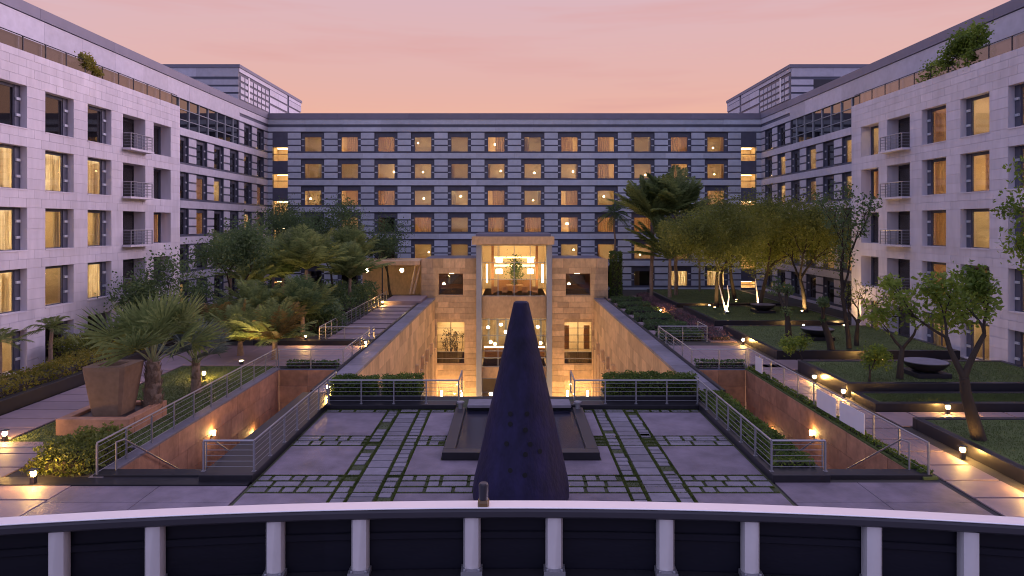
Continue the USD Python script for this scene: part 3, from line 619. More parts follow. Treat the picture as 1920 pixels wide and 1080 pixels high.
for x0, x1, lab in ((-8.1, -4.0, 'left'), (4.05, 8.3, 'right')):
    q = thing('hedge_planter', 'black planter box holding the clipped hedge at the %s of the plaza end' % lab, 'planter', ((x0+x1)/2, 30.4, 0))
    part(q, 'box', MB().rbox(x0, x1, 29.9, 31.3, -.03, .42), M['black'])
    if lab == 'left':
        hedge('clipped_hedge', 'clipped green hedge behind the left end railing, farther from the cone', x0+.1, -6.05, 29.95, 31.2, .42, 1.08, 5200, .10, M['hedge']); hedge('clipped_hedge', 'smaller clipped green hedge behind the left end railing, nearer the cone', -5.75, x1-.05, 29.95, 31.2, .42, 1.14, 4000, .10, M['hedge'])
    else: hedge('clipped_hedge', 'long clipped green hedge behind the right end railing of the plaza', x0+.1, x1-.1, 29.95, 31.25, .42, 1.2, 10000, .10, M['hedge'])
    top('plaza_end_kerb', MB().rbox(x0 if lab == 'left' else 2.4, x1 + 1.6 if lab == 'left' else x1, 29.2, 29.9, -.03, .2), M['black'], 'black kerb under the %s end railing of the plaza' % lab, 'kerb')
railing('steel railing in front of the left hedge at the far end of the plaza', [(-7.9, 29.45), (-2.3, 29.45), (-2.3, 31.4)], z=.2, h=1.0, step=1.4)
railing('steel railing in front of the right hedge at the far end of the plaza', [(2.7, 31.4), (2.7, 29.45), (8.0, 29.45)], z=.2, h=1.0, step=1.5)

# ------------------------------------------------------------------ the pavilion over the sunken court
PY = 72.8
F = Fac('y', PY, -1)
pv = thing('entrance_pavilion', 'sandstone entrance pavilion with a tall glowing glass hall and stone side wings', 'pavilion', (AX, PY, 0))
PX = lambda px: (px - 960)/1280*PY
PZ = lambda py: EYE - (py - 422)/1280*PY
wl, wr = (PX(790), PX(893)), (PX(1035), PX(1140))
ops, pn = [], []
for (a, b), (wx0, wx1) in ((wl, (PX(822), PX(868))), (wr, (PX(1061), PX(1107)))):
    o = [(wx0, wx1, PZ(553), PZ(513)), (wx0 - .15, wx1 + .15, PZ(681), PZ(604)), (wx0 - .15, wx1 + .15, PZ(766), PZ(714))]
    m = MB(); holes_grid(F, m, a, b, PITZ, 4.3, o, -.5, 0); part(pv, 'wall', m, M['sand'])
    e = np.arange(PITZ, 4.35, .605); e[-1] = 4.36
    pn += clad(F, list(zip(e, e[1:]))[::-1], a, b, o, 1.3, 0, .05, .03, True)
    m = MB(); m.box(a, b, PY + .5, YF - .6, 3.9, 4.2); part(pv, 'roof', m, M['slate'])
    sx = a if a < 0 else b - .4; part(pv, 'side_wall', MB().box(sx, sx + .4, PY + .5, YF - .6, -.03, 3.9), M['sand'])
    ops += o
parts(pv, 'stone_panel', [p[2] for p in pn], M['sand'])
for i, o in enumerate(ops):
    k = i % 3
    w = part(pv, 'window', F.b(MB(), o[0], o[1], -.3, -.22, o[2], o[2] + .06), M['bronze'])
    part(w, 'pane', F.b(MB(), o[0], o[1], -.27, -.255, o[2], o[3]), M['pane'])
    part(w, 'room', room_box(F, o[0]-.6, o[1]+.6, o[2]-.05, o[3]+.05, -.52, 4.0), M['room'] if k else M['wood'])
    mm = MB()
    if k == 0:
        F.b(mm, o[0], o[1], -1.6, -1.2, o[2], o[2] + .55); F.b(mm, o[0] + .7, o[1] - .3, -3.2, -2.9, o[2] + .9, o[3] - .4)
        part(w, 'lamp', lampshade(F, o[0] + .45, -1.4, o[2] + 1.0, .14), M['lamp']); part(w, 'lamp', F.b(MB(), (o[0]+o[1])/2 - .25, (o[0]+o[1])/2 + .25, -1.4, -1.0, o[3] - .1, o[3] - .06), M['bright'])
        part(w, 'furniture', mm, M['furn'])
    elif k == 1:
        part(w, 'lamp', F.b(MB(), o[0]+.3, o[1]-.3, -3.0, -2.4, o[3]-.12, o[3]-.06), M['lamp'])
        for z in np.arange(o[2] + .7, o[3], .75): F.b(mm, o[0], o[1], -.3, -.22, z, z + .04)
        F.b(mm, (o[0]+o[1])/2-.04, (o[0]+o[1])/2+.04, -.3, -.22, o[2], o[3]); part(w, 'glazing_bar', mm, M['bronze'])
        br = MB()
        if o[0] < 0:
            for _ in range(14):
                u = rng.uniform(o[0]+.5, o[1]-.5); a_ = np.array(F.p3(u, -1.2, o[2])); q = a_ + (rng.uniform(-.6, .6), rng.uniform(-.3, .3), rng.uniform(1.2, 3.0)); br.tube([a_, (a_+q)/2 + (.15, 0, 0), q], [.05, .04, .015], 5)
                br.add(*leaf_cloud(q + rng.normal(0, .22, (40, 3)), .2, rng))
            part(w, 'indoor_plant', br, M['furn'])
        else:
            for u in (o[0] + .35, o[1] - .35): F.b(br, u - .3, u + .3, -2.2, -1.8, o[2] + 1.2, o[3] - .6)
            part(w, 'tall_cabinet', br, M['wood'])
        # the dark glass balustrade zone below
        part(w, 'balustrade', F.b(MB(), o[0], o[1], -.2, -.12, PZ(712), o[2] + 1.2), M['dark_pane'])
        mm = MB()
        for z in np.linspace(PZ(712), o[2] + 1.2, 5): F.b(mm, o[0], o[1], -.12, -.06, z - .025, z + .025)
        part(w, 'balustrade_rail', mm, M['steel'])
    else:
        part(w, 'lamp', F.b(MB(), o[0]+.2, o[1]-.2, -2.0, -1.2, o[3]-.12, o[3]-.06), M['lamp'])
        for u in (o[0]+.4, o[1]-.35): part(w, 'lamp', MB().tube([F.p3(u, -.9, o[2]+.6), F.p3(u, -.9, o[2]+1.7)], .1, 8), M['bright'])
# the glass hall: columns, canopy, three levels
h0, h1 = wl[1], wr[0]
for a in (h0 + .02, h1 - .60):
    part(pv, 'column', MB().rbox(a, a + .58, PY - .7, PY - .1, PITZ, PZ(458), .03), M['blue_steel'])
part(pv, 'hall_wall', MB().box(h0 + .1, h0 + .28, PY + .75, PY + 9, PITZ, PZ(458)-.002), M['sand']); part(pv, 'hall_wall', MB().box(h1 - .28, h1 - .1, PY + .75, PY + 9, PITZ, PZ(458)-.002), M['sand'])
part(pv, 'canopy', MB().rbox(PX(886), PX(1038), PY - 1.3, PY + 6, PZ(458), PZ(443), .03), M['sand'])
part(pv, 'canopy_cap', MB().rbox(PX(893), PX(1032), PY - 1.0, PY + 5.6, PZ(443)+.004, PZ(437), .03), M['slate'])
for zt, zb in ((PZ(556), PZ(597)), (PZ(689), PZ(709))):
    part(pv, 'floor_slab', F.b(MB(), h0 + .62, h1 - .62, -9.5, -.1, zb, zt), M['sand'])
part(pv, 'hall_floor', F.b(MB(), h0, h1, -9.5, -.1, PITZ, PITZ + .1), M['path'])
levels = ((PZ(556), PZ(460), 0), (PZ(689), PZ(599), 1), (PITZ + .1, PZ(710), 2))
for zb, zt, k in levels:
    lv = part(pv, 'hall_room', room_box(F, h0 + .3, h1 - .3, zb, zt, -.75, 8.5), M['room'])
    part(lv, 'pane', F.b(MB(), h0 + .6, h1 - .6, -.22, -.2, zb, zt), M['pane'])
    mm = MB()
    for u in np.linspace(h0 + .6, h1 - .6, 5): F.b(mm, u - .035, u + .035, -.28, -.16, zb, zt)
    for z in np.linspace(zb + .04, zt - .04, 4): F.b(mm, h0 + .6, h1 - .6, -.27, -.17, z - .03, z + .03)
    part(lv, 'glazing_bar', mm, M['blue_steel'])
    cx = AX
    if k == 0:
        for sx in (-1, 1):
            for zz in (3.65, 2.45):
                c = F.p3(cx + sx*1.75, -4.0, zz); part(lv, 'pendant', MB().lathe([(.0, 0), (.36, 0), (.36, .5), (0, .5)], c, 14), M['bright'])
                part(lv, 'pendant_cord', MB().tube([(c[0], c[1], c[2]+.5), (c[0], c[1], zt)], .02, 5), M['furn'])
            part(lv, 'wall_light', MB().rbox(*sorted((cx+sx*2.95, cx+sx*3.15)), PY+2, PY+2.5, 1.6, 3.6, .03), M['bright'])
            part(lv, 'wood_column', F.b(MB(), cx+sx*2.45-.14, cx+sx*2.45+.14, -3.2, -2.9, zb, zt), M['wood'])
        part(lv, 'light_shelf', F.b(MB(), cx-2.4, cx+2.4, -8.3, -8.0, 3.0, 3.2), M['ceiling']); part(lv, 'cornice', F.b(MB(), cx-2.4, cx+2.4, -8.0, -7.7, 4.0, 4.15), M['ceiling'])
        part(lv, 'counter', F.b(MB(), cx-2.0, cx+2.0, -7.0, -6.2, zb, zb+1.25), M['wood']); part(lv, 'table', MB().lathe([(0, 0), (.3, 0), (.12, .1), (.12, .75), (1.0, .8), (1.0, .88), (0, .9)], F.p3(cx, -4.2, zb), 18), M['wood'])
        part(lv, 'vase', MB().lathe([(0, 0), (.16, 0), (.28, .35), (.12, .7), (.16, .78)], F.p3(cx, -4.2, zb+.9), 14), M['furn'])
        fl = np.array(F.p3(cx + .1, -4.2, zb + 2.7)) + rng.normal(0, 1, (900, 3))*(.42, .4, .75); part(lv, 'flower_display', leaf_cloud(fl, .24, rng), M['leaf_dark'])
        for u in np.linspace(-2.2, 2.2, 5):
            ch = MB(); F.b(ch, cx+u-.3, cx+u+.3, -1.9, -1.3, zb+.3, zb+.45); F.b(ch, cx+u-.3, cx+u+.3, -1.9, -1.8, zb+.45, zb+.9)
            for a in (-.25, .2):
                for n_ in (-1.85, -1.4): F.b(ch, cx+u+a, cx+u+a+.05, n_, n_+.05, zb, zb+.3)
            part(lv, 'chair', ch, M['terracotta'])
    elif k == 1:
        for u, dz in ((-2.6, 1.3), (-2.9, 2.9), (-2.15, 1.1), (-1.5, 3.2), (1.5, 2.2), (2.5, 2.95), (2.8, 1.2), (2.2, 1.1), (-1.0, 2.4), (1.0, 3.3)):
            c = F.p3(cx + u, -1.2, zb + 1.2 + dz); part(lv, 'pendant', ball(c, .17), M['bright']); part(lv, 'pendant_cord', MB().tube([c, (c[0], c[1], zt)], .012, 4), M['furn'])
        part(lv, 'counter', F.b(MB(), cx-3.4, cx+3.4, -5.5, -4.8, zb, zb+1.3), M['wood']); part(lv, 'light_shelf', F.b(MB(), cx-3.4, cx+3.4, -5.0, -4.75, zb+1.3, zb+1.4), M['lamp'])
        for u in np.linspace(-2.9, 2.9, 7): part(lv, 'screen_bar', F.b(MB(), cx+u-.12, cx+u+.12, -3.4, -3.2, zb+2.2, zt), M['blue_steel'])
        so = MB(); F.b(so, cx-3.2, cx+3.2, -1.7, -1.0, zb, zb+.75); part(lv, 'sofa', so, M['furn'])
        part(lv, 'railing', F.b(MB(), h0+.6, h1-.6, -.12, -.06, zb+1.0, zb+1.07), M['steel'])
    else:
        for u in (-2.6, -1.2, 1.2, 2.6): part(lv, 'pendant', ball(F.p3(cx+u, -1.6, zb+2.4), .22), M['bright'])
        part(lv, 'counter', F.b(MB(), cx-3.0, cx+3.0, -4.6, -4.0, zb, zb+1.1), M['wood'])
PF = [(x, 71.4) for x in (-6.6, -4.4, 5.0, 7.2)]  # spots for unseen uplights added to make the pavilion stone glow
# unseen uplights added on the sunken floor to wash the court walls
src = None
for i, y in enumerate((40, 46, 52, 57, 62, 66.5, 70.5)):
    for s, x in ((-1, PITW0 + 1.1), (1, PITW1 - 1.1)):
        lab = 'unseen added uplight on the sunken court floor beside the sandstone wall'
        if src is None:
            src = thing('court_uplight', lab, 'uplight', (x, y, PITZ), 'added uplights along the sunken court walls')
            part(src, 'housing', MB().lathe([(.2, 0), (.2, .12), (.17, .12)], (x, y, PITZ), 14), M['bronze']); part(src, 'lens', MB().lathe([(.17, .1), (0, .11)], (x, y, PITZ), 14), M['added_courtlight'])
        else: copy(src, lab, (x, y, PITZ))
for x, y in PF: copy(src, 'unseen added uplight on the sunken court floor beside the sandstone wall', (x, y, PITZ))
# ------------------------------------------------------------------ terraces beside the court
tr = thing('terrace_walk', 'stepping pads with black joints between the left court coping and its railing', 'walkway', (-11, 58, 0), kind='structure')
for a in np.arange(46.6, 67, 2.6): part(tr, 'pad', MB().rbox(-12.7, -9.5, a, a + 1.95, -.02, .1), M['path'])
part(tr, 'bed', MB().box(-12.9, -9.35, 46.3, 72.5, -.025, .004), M['soil'])
top('red_platform', MB().rbox(-12.6, -9.0, 67.2, 72.6, -.02, .42), M['path'], 'raised stone platform with dark edge beside the pavilion', 'platform')
railing('steel railing on the garden side of the stepping pads, left of the sunken court', [(-9.6, 45.9), (-12.95, 45.9), (-12.95, 70.5)], z=0, step=1.5)
cw = thing('cross_walkway', 'concrete cross walkway at the far ends of both stair pits', 'walkway', (0, 41, 0), kind='structure')
for x0, x1, y0, y1 in ((-30, -9.3, 38.3, 44.6), (9.9, 15.2, 37.8, 44.6)):
    n = int((x1-x0)/1.7)
    for k in range(n): part(cw, 'pad', MB().rbox(x0 + (x1-x0)*k/n + .02, x0 + (x1-x0)*(k+1)/n, y0, y1, -.02, .03, .008), M['path'])
top('bed_kerb', MB().rbox(-17, -9.35, 44.8, 45.5, -.03, .32), M['black'], 'black kerb behind the left cross walkway', 'kerb')
for x0, x1, lab in ((-12.5, -9.6, 'left'), (10.2, 12.9, 'right')):
    hedge('low_plants', 'low leafy plants behind the railing at the far end of the %s stair pit' % lab, x0, x1, 37.75, 38.2, .0, .38, 500, .16, M['leaf_dark'], 'plant', .08)
bd = thing('planting_beds', 'pale stone strips between planting rows, right of the sunken court', 'walkway', (11.5, 58, 0), kind='structure')
for i, a in enumerate(np.arange(46.5, 72, 4.4)):
    part(bd, 'pad', MB().rbox(10.1, 13.2, a + 2.4, a + 4.2, -.02, .08), M['path'])
    hedge('bedding_plants', '%s row of dark leafy bedding plants from the near end, right of the sunken court' % ('first', 'second', 'third', 'fourth', 'fifth', 'sixth')[i], 10.2, 13.1, a, a + 2.2, .0, .55, 1500, .17, M['leaf_dark'], 'plants', .12)
top('flower_strip', MB().box(13.4, 15.2, 46, 76, -.02, .05), M['gravel'], kind='structure')
hedge('pink_border', 'long border of pinkish flowering plants beside the bedding rows', 13.5, 15.0, 46.3, 75, .03, .5, 4200, .13, M['flower'], 'flower border', .12)
railing('steel railing round the near end of the right planting beds', [(9.9, 46.2), (13.2, 46.2), (13.2, 48.5)], z=0, step=1.6)

# ------------------------------------------------------------------ left garden
lp = thing('garden_path', 'broad slab path with black joints running beside the left planter', 'path', (-19.8, 35, 0), kind='structure')
part(lp, 'joint', MB().box(-21.15, -18.45, 18, 38.2, -.025, .0), M['black'])
for a in np.arange(25.2, 38.0, 1.32): part(lp, 'slab', MB().rbox(-21.1, -18.5, a, a + 1.24, -.02, .03, .008), M['path'])
for a in np.arange(13.0, 24.2, 1.32):
    for x in (-27.0, -23.3, -19.6): part(lp, 'slab', MB().rbox(x, x + 3.66, a, a + 1.24, -.02, .03, .008), M['path'])
    if a < 20.6: part(lp, 'slab', MB().rbox(-15.92, -13.32, a, a + 1.24, -.02, .03, .008), M['path'])
lk = thing('long_planter', 'long black granite planter between the left path and the pale stone wing', 'planter', (-22.2, 36, 0))
part(lk, 'wall', MB().rbox(-21.55, -21.2, 24.6, 60, -.03, .6), M['black']); part(lk, 'wall', MB().rbox(-23.9, -23.6, 24.6, 60, -.03, .6), M['black']); part(lk, 'soil', MB().box(-23.6, -21.55, 24.8, 60, 0, .5), M['soil'])
part(lk, 'wall', MB().rbox(-23.6, -21.55, 24.6, 24.8, -.03, .6), M['black'])
hedge('yellow_hedge', 'long yellow-green leafy hedge in the black planter beside the left path', -23.4, -21.6, 25, 58, .5, 1.12, 15000, .14, M['hedge_y'], 'hedge', .22)
top('red_strip', MB().box(-26.3, -23.95, 20, 58, -.02, .015), M['terracotta'], kind='structure')
def lawn(label, poly, z, n):
    x0, y0, x1, y1 = poly.bounds; v, f = sheet(poly, z); m = MB().add(v, f); m.add(*blades(n, (x0+.1, x1-.1, y0+.1, y1-.1), z, .06, .014)) if poly.area > .98*(x1-x0)*(y1-y0) else None
    top('lawn', m, M['lawn'], kind='structure')
lawn('', sbox(-18.4, 24.3, -13.2, 38.2), .0, 26000)
u_ = thing('stone_planter', 'large tapering square stone urn standing in a low red pool base, beside the fan palm', 'urn', (-15.75, 27, 0))
b_ = MB()
for r in ((-17.12, -14.35, 25.6, 25.95), (-17.12, -14.35, 28.05, 28.4), (-17.12, -16.77, 25.95, 28.05), (-14.7, -14.35, 25.95, 28.05)): b_.rbox(*r, -.03, .62, .02)
part(u_, 'base', b_, M['terracotta']); part(u_, 'water', MB().box(-16.77, -14.7, 25.95, 28.05, 0, .5), M['black'])
pts = []
for z, h in ((.5, .56), (.72, .60), (2.28, .81), (2.42, .81)):
    c = h*.16; pts.append([(-15.75 + sx*(h - (c if k else 0)), 27 + sy*(h - (0 if k else c)), z) for sx, sy, k in ((-1, -1, 1), (1, -1, 1), (1, -1, 0), (1, 1, 0), (1, 1, 1), (-1, 1, 1), (-1, 1, 0), (-1, -1, 0))])
v = np.array(pts).reshape(-1, 3); f = [(i*8+k, i*8+(k+1) % 8, (i+1)*8+(k+1) % 8, (i+1)*8+k) for i in range(3) for k in range(8)]
um = MB().add(v, f); r0 = v[-8:]; ri = r0.copy(); ri[:, :2] = (ri[:, :2] - (-15.75, 27))*.52 + (-15.75, 27); rb = ri - (0, 0, .3)
um.add(np.vstack([r0, ri, rb]), [(k, (k+1) % 8, 8+(k+1) % 8, 8+k) for k in range(8)] + [(8+k, 8+(k+1) % 8, 16+(k+1) % 8, 16+k) for k in range(8)]); part(u_, 'urn', um, M['urn'])
part(u_, 'urn_water', MB().add(rb, [(0, k, k+1) for k in range(1, 7)]), M['hole'])
hedge('round_shrub', 'dense dark green shrub beside the near corner of the left railing', -15.0, -13.4, 21.5, 24.0, .0, .85, 5000, .13, M['leaf'], 'shrub', .3)
hedge('round_shrub', 'small yellowish shrub at the path corner left of the dark shrub', -15.5, -15.0, 21.7, 23.4, .0, .4, 900, .11, M['hedge_y'], 'shrub', .25)
top('gravel_bed', MB().box(-16.6, -8.0, 20.62, 21.24, -.03, .06), M['black'], kind='structure')
top('path_kerb', MB().rbox(-18.4, -13.3, 24.1, 24.25, -.03, .05), M['slab'], kind='structure')

# ------------------------------------------------------------------ right garden: raised lawns behind black walls
bl = []
for i, (x0, x1, y0, y1, z) in enumerate(((15.6, 26.4, 14.0, 26.6, .42), (15.4, 26.4, 28.9, 31.0, .35), (15.4, 26.4, 31.4, 36.8, .62), (15.6, 26.4, 40.2, 50.5, .5), (15.8, 26.4, 53.2, 63, .45), (15.8, 26.4, 65.5, 80, .4))):
    nm = ('nearest', 'second', 'third', 'fourth', 'fifth', 'sixth')[i]
    t = thing('raised_bed', 'black granite retaining wall round the %s raised lawn on the right' % nm, 'retaining wall', ((x0+x1)/2, y0, 0))
    for r in ((x0, x1, y0, y0+.3), (x0, x1, y1-.3, y1), (x0, x0+.3, y0+.3, y1-.3), (x1-.3, x1, y0+.3, y1-.3)): part(t, 'wall', MB().rbox(*r, -.03, z, .015), M['black'])
    lawn('', sbox(x0+.3, y0+.3, x1-.3, y1-.3), z - .03, 26000 if i < 2 else 12000)
rp = thing('stepping_path', 'lamp-lit slab path between the right railing and the raised lawns', 'path', (14.3, 30, 0), kind='structure')
for a in np.arange(13, 37.6, 1.35): part(rp, 'slab', MB().rbox(13.35, 15.05, a, a + 1.26, -.02, .03, .008), M['path'])
for y0, y1 in ((26.75, 28.75), (37.2, 39.9), (50.8, 53.0)):
    for a in np.arange(15.3, 26, 1.35): part(rp, 'slab', MB().rbox(a, a + 1.28, y0, y1, -.02, .03, .008), M['path'])
def bowl(label, x, y, z, s=1.0):
    t = thing('stone_bowl', label, 'bowl', (x, y, z))
    part(t, 'plinth', MB().rbox(x-.8*s, x+.8*s, y-.8*s, y+.8*s, z, z+.22*s), M['black'])
    part(t, 'bowl', MB().lathe([(0, .22), (.5, .23), (.85, .42), (1.02, .62), (1.05, .68), (1.0, .70), (.93, .65), (.6, .52), (0, .47)], (x, y, z), 32) if s == 1 else MB().lathe(np.array([(0, .22), (.5, .23), (.85, .42), (1.02, .62), (1.05, .68), (1.0, .70), (.93, .65), (.6, .52), (0, .47)])*s, (x, y, z), 32), M['black'], smooth=30)
    part(t, 'stone_top', MB().lathe([(.985*s, .69*s), (.9*s, .70*s), (0, .705*s)], (x, y, z), 32), M['slab'])  # pale disc, its colour standing in for sky reflected in the bowl
bowl('large shallow black bowl on the raised lawn beside the leaning tree', 20.1, 33.2, .6)
bowl('shallow black bowl on the farther raised lawn, right of the dark palm stump', 19.9, 44.5, .48)
bowl('farthest shallow black bowl near the floodlit slim trunk', 21.5, 58.5, .42)

# ------------------------------------------------------------------ trees
def grow(mb, tips, p, d, L, r, depth, rg, spread=.55, kids=(2, 3), up=.15, shrink=.72, seg=4):
    pts, rad = [p], [r]
    for i in range(seg):
        d = d + rg.normal(0, .11, 3); d[2] += up*.3; d /= np.linalg.norm(d); p = p + d*L/seg; pts.append(p); rad.append(r*(1 - .38*(i+1)/seg))
    mb.tube(pts, rad, 8 if r > .06 else 5)
    if depth == 0: tips.append(p); return
    for k in range(int(rg.integers(kids[0], kids[1] + 1))):
        a = rg.normal(0, 1, 3); a -= a.dot(d)*d; a /= np.linalg.norm(a); nd = d + a*spread*rg.uniform(.7, 1.4); nd[2] += up; nd /= np.linalg.norm(nd)
        grow(mb, tips, p, nd, L*shrink*rg.uniform(.8, 1.2), rad[-1]*.78, depth-1, rg, spread, kids, up, shrink, seg)
    if depth <= 2: tips.append(p)
def tree(name, label, base, h, r, seed, mt, leaves, lsize, clump, lean=(0, 0), depth=4, trunk=.38, spread=.6, cat='tree', kids=(2, 3), up=.12, flat=1.0, bark='bark', shrink=.72):
    rg = np.random.default_rng(seed); t = thing(name, label, cat, base); mb, tips = MB(), []
    d = np.array([lean[0], lean[1], 1.]); d /= np.linalg.norm(d); grow(mb, tips, np.array(base, float), d, h*trunk, r, depth, rg, spread, kids, up, shrink)
    part(t, 'trunk', mb, M[bark], smooth=50)
    tips = np.array(tips); n = leaves//len(tips) + 1
    if leaves:
        w = rg.uniform(.4, 1.5, len(tips)); idx = rg.choice(len(tips), leaves, p=w/w.sum()); q = rg.normal(0, 1, (leaves, 3)); q /= np.linalg.norm(q, axis=1, keepdims=True); q *= (rg.uniform(0, 1, leaves)**.5)[:, None]*clump*w[idx][:, None]; q[:, 2] *= flat
        part(t, 'crown', leaf_cloud(tips[idx] + q, lsize, rg), mt)
    return t
# leaning tree at the right edge, broad lit trees, dark trees on the left
tree('leaning_tree', 'leaning tree with sparse bright green leaves on the nearest raised lawn', (16.35, 23.9, .4), 5.0, .25, 5, M['leaf_bright'], 3200, .2, .5, (-.28, .02), 4, .46, .66, kids=(2, 3), up=.16)
tree('leafy_tree', 'sparse leafy tree leaning in at the right edge of the picture', (20.0, 25.6, .4), 5.9, .2, 12, M['leaf_bright'], 3600, .2, .55, (-.10, .0), 4, .5, .6)
for i, (x, y, h, s, lab) in enumerate(((22.0, 60.5, 11.5, 21, 'broad lamp-lit tree with a pale trunk, right-hand one of the broad crowns'), (18.6, 62.0, 11.0, 33, 'broad lamp-lit tree in the middle of the broad crowns'), (25.2, 58.5, 10.0, 40, 'broad tree touching the corner of the right stone wing'), (20.4, 66.0, 9.2, 52, 'broad tree behind the middle of the lamp-lit crowns'), (22.5, 69.0, 11.5, 60, 'broad dark tree standing behind the lamp-lit crowns'))):
    tree('broad_tree', lab, (x, y, .4), h, .22, s, M['leaf'], 19000, .20, 1.5, (rng.uniform(-.1, .1), 0), 4, .30, .64, kids=(3, 3), up=.05, flat=.95)
for i, (x, y, h, s, lab) in enumerate(((-21.0, 50.0, 7.5, 71, 'wispy dark tree in front of the end of the pale stone wing'), (-17.5, 68.0, 8.6, 73, 'dark spreading tree in front of the far block, left of the pavilion'), (-23.0, 70.0, 9.8, 74, 'dark tree in the far left corner of the courtyard'), (-26.5, 75.0, 10.5, 78, 'tall dark tree against the stair windows in the corner'), (-13.2, 74.5, 7.6, 75, 'dark tree behind the lamps of the side canopy'), (-22.5, 44.0, 4.6, 77, 'bushy tree beside the second window bay of the pale wing'))):
    tree('dark_tree', lab, (x, y, 0), h, .16, s, M['leaf_dark'], 5200, .21, 1.5, (rng.uniform(-.15, .15), 0), 4, .36, .62, kids=(2, 3), up=.1, flat=.8)
tree('bare_tree', 'nearly bare frangipani with a knobbly trunk and thin bare branches on the raised lawn', (18.4, 32.4, .6), 4.0, .17, 81, M['leaf'], 300, .16, .35, (.05, 0), 4, .36, .8, kids=(2, 3), up=.08)
tree('bare_tree', 'many-branched bare dark shrub tree in front of the right wing ground floor', (21.2, 42.0, .5), 4.6, .16, 83, M['leaf'], 250, .16, .4, (.1, 0), 4, .3, .7, kids=(3, 3), up=.1)
tree('curved_tree', 'dark slim tree with a curved trunk at the corner of the right stone wing', (20.2, 40.9, .5), 5.6, .16, 85, M['leaf_dark'], 1500, .2, .6, (-.25, .05), 3, .6, .5)
for x, y, s, lab in ((17.4, 43.0, 91, 'short thick dark trunk on the fourth raised lawn'), (19.0, 40.6, 92, 'short reddish trunk in front of the second bowl')):
    tree('stump_tree', lab, (x, y, .48), 2.6, .24, s, M['leaf_dark'], 500, .2, .45, (.05, 0), 1, .75, .5, kids=(2, 2))
tree('olive_shrub', 'loose olive shrub beside the path, in front of the bare frangipani', (16.7, 31.9, .4), 2.3, .07, 95, M['leaf_bright'], 1500, .15, .34, (0, 0), 3, .28, .8, cat='shrub', kids=(3, 4), up=.05)
tree('olive_shrub', 'smaller loose olive shrub farther along the path', (16.4, 38.4, .0), 2.4, .07, 96, M['leaf_bright'], 1100, .15, .34, (0, 0), 3, .28, .8, cat='shrub', kids=(3, 4), up=.05)
hedge('strip_plants', 'low green plants filling the planter strip between the plaza and the right stair pit', 8.25, 9.6, 21.6, 31.1, .24, .42, 4500, .13, M['hedge'], 'plants', .06)
hedge('edge_plants', 'thin line of low green plants under the right outer railing', 12.82, 13.2, 21.4, 37.3, .06, .2, 3000, .12, M['hedge'], 'plants', .05)
hedge('ivy_column', 'narrow column of green climbing leaves beside the pavilion', 10.6, 11.9, 73.5, 74.6, 0, 5.0, 3500, .2, M['hedge'], 'climbing plant', .15)
# roof terrace plants
def bush(label, c, r, n, size, mt):
    rg = np.random.default_rng(int(abs(c[0]*10)) + 3); t = thing('terrace_bush', label, 'bush', c); tips = np.array(c) + np.clip(rg.normal(0, 1, (26, 3)), -1.4, 1.4)*np.array([r[0]*.42, r[1]*.5, r[2]*.3]) + (0, 0, r[2]*.55)
    idx = rg.integers(0, 26, n); p = tips[idx] + rg.normal(0, 1, (n, 3))*.26*min(r); part(t, 'foliage', leaf_cloud(p, size, rg), mt)
    st = MB()
    for q in tips: st.tube([np.array(c), (np.array(c)+q)/2 + (0, 0, .1), q], [.05, .035, .015], 5)
    part(t, 'stems', st, M['bark'])
bush('large spreading green bush on the roof terrace of the right stone wing', (27.6, 41.3, 17.2), (1.0, 1.9, 2.2), 6500, .22, M['leaf_bright'])
bush('small green bush hanging over the right terrace edge, left of the large bush', (27.5, 44.3, 17.0), (.8, 1.0, 1.2), 1500, .2, M['leaf_bright'])
bush('small yellow-green bush on the roof terrace of the left stone wing', (-26.95, 43.1, 17.5), (.6, 1.0, .8), 2600, .2, M['hedge_y'])

# palms
def fan_leaf(mb, o, d, stem, R, rg, n=21, droop=.07, pet=None):
    d = d/np.linalg.norm(d); e = o + d*stem + (0, 0, -.04*stem**2); (pet or mb).tube([o, (o+e)/2 + (0, 0, .06*stem), e], [.035, .024, .018], 5, False)
    side = np.cross(d, (0, 0, 1.)); side /= max(np.linalg.norm(side), 1e-6); nrm = np.cross(side, d); roll = rg.normal(0, .35); s2 = side*np.cos(roll) + nrm*np.sin(roll); nrm = np.cross(s2, d)
    V, Fc = [], []
    for k in range(n):
        a = np.radians(-96 + 192*k/(n-1)); u = d*np.cos(a) + s2*np.sin(a); L = R*(.75 + .25*np.cos(a*.6))*rg.uniform(.9, 1.05); w = np.cross(u, nrm); w *= R*.044
        mid = e + u*L*.55 + nrm*.06*R*(1 if k % 2 else -1)*.4; tip = e + u*L + np.array([0, 0, -droop*R*rg.uniform(.5, 1.3)])
        b = len(V); V += [e, mid - w, tip, mid + w]; Fc += [(b, b+1, b+2), (b, b+2, b+3)]
    mb.add(V, Fc)
def trunk_palm(t, base, h, r, rg, mt='palmbark', rough=True):
    z = np.linspace(0, h, 14); px = np.cumsum(rg.normal(0, .015*h, 14)*(.3)); pts = np.c_[base[0] + px, base[1] + 0*z, base[2] + z]; m = MB().tube(pts, r*(1 - .35*z/h), 12); 
    if rough:
        for _ in range(int(150*h/3)):
            zz = rg.uniform(.05, 1)*h; a = rg.uniform(0, 2*np.pi); rr = r*(1 - .35*zz/h); c = np.array([base[0] + np.interp(zz, z, px), base[1], base[2] + zz]); u = np.array([np.cos(a), np.sin(a), 0]); s = np.array([-u[1], u[0], 0])*r*.28
            q = c + u*rr*.9; tip = c + u*(rr*1.35 + .03) + (0, 0, r*.8); m.add([q - s, q + s, tip], [(0, 1, 2)])
    part(t, 'trunk', m, M[mt], smooth=50); return pts[-1]
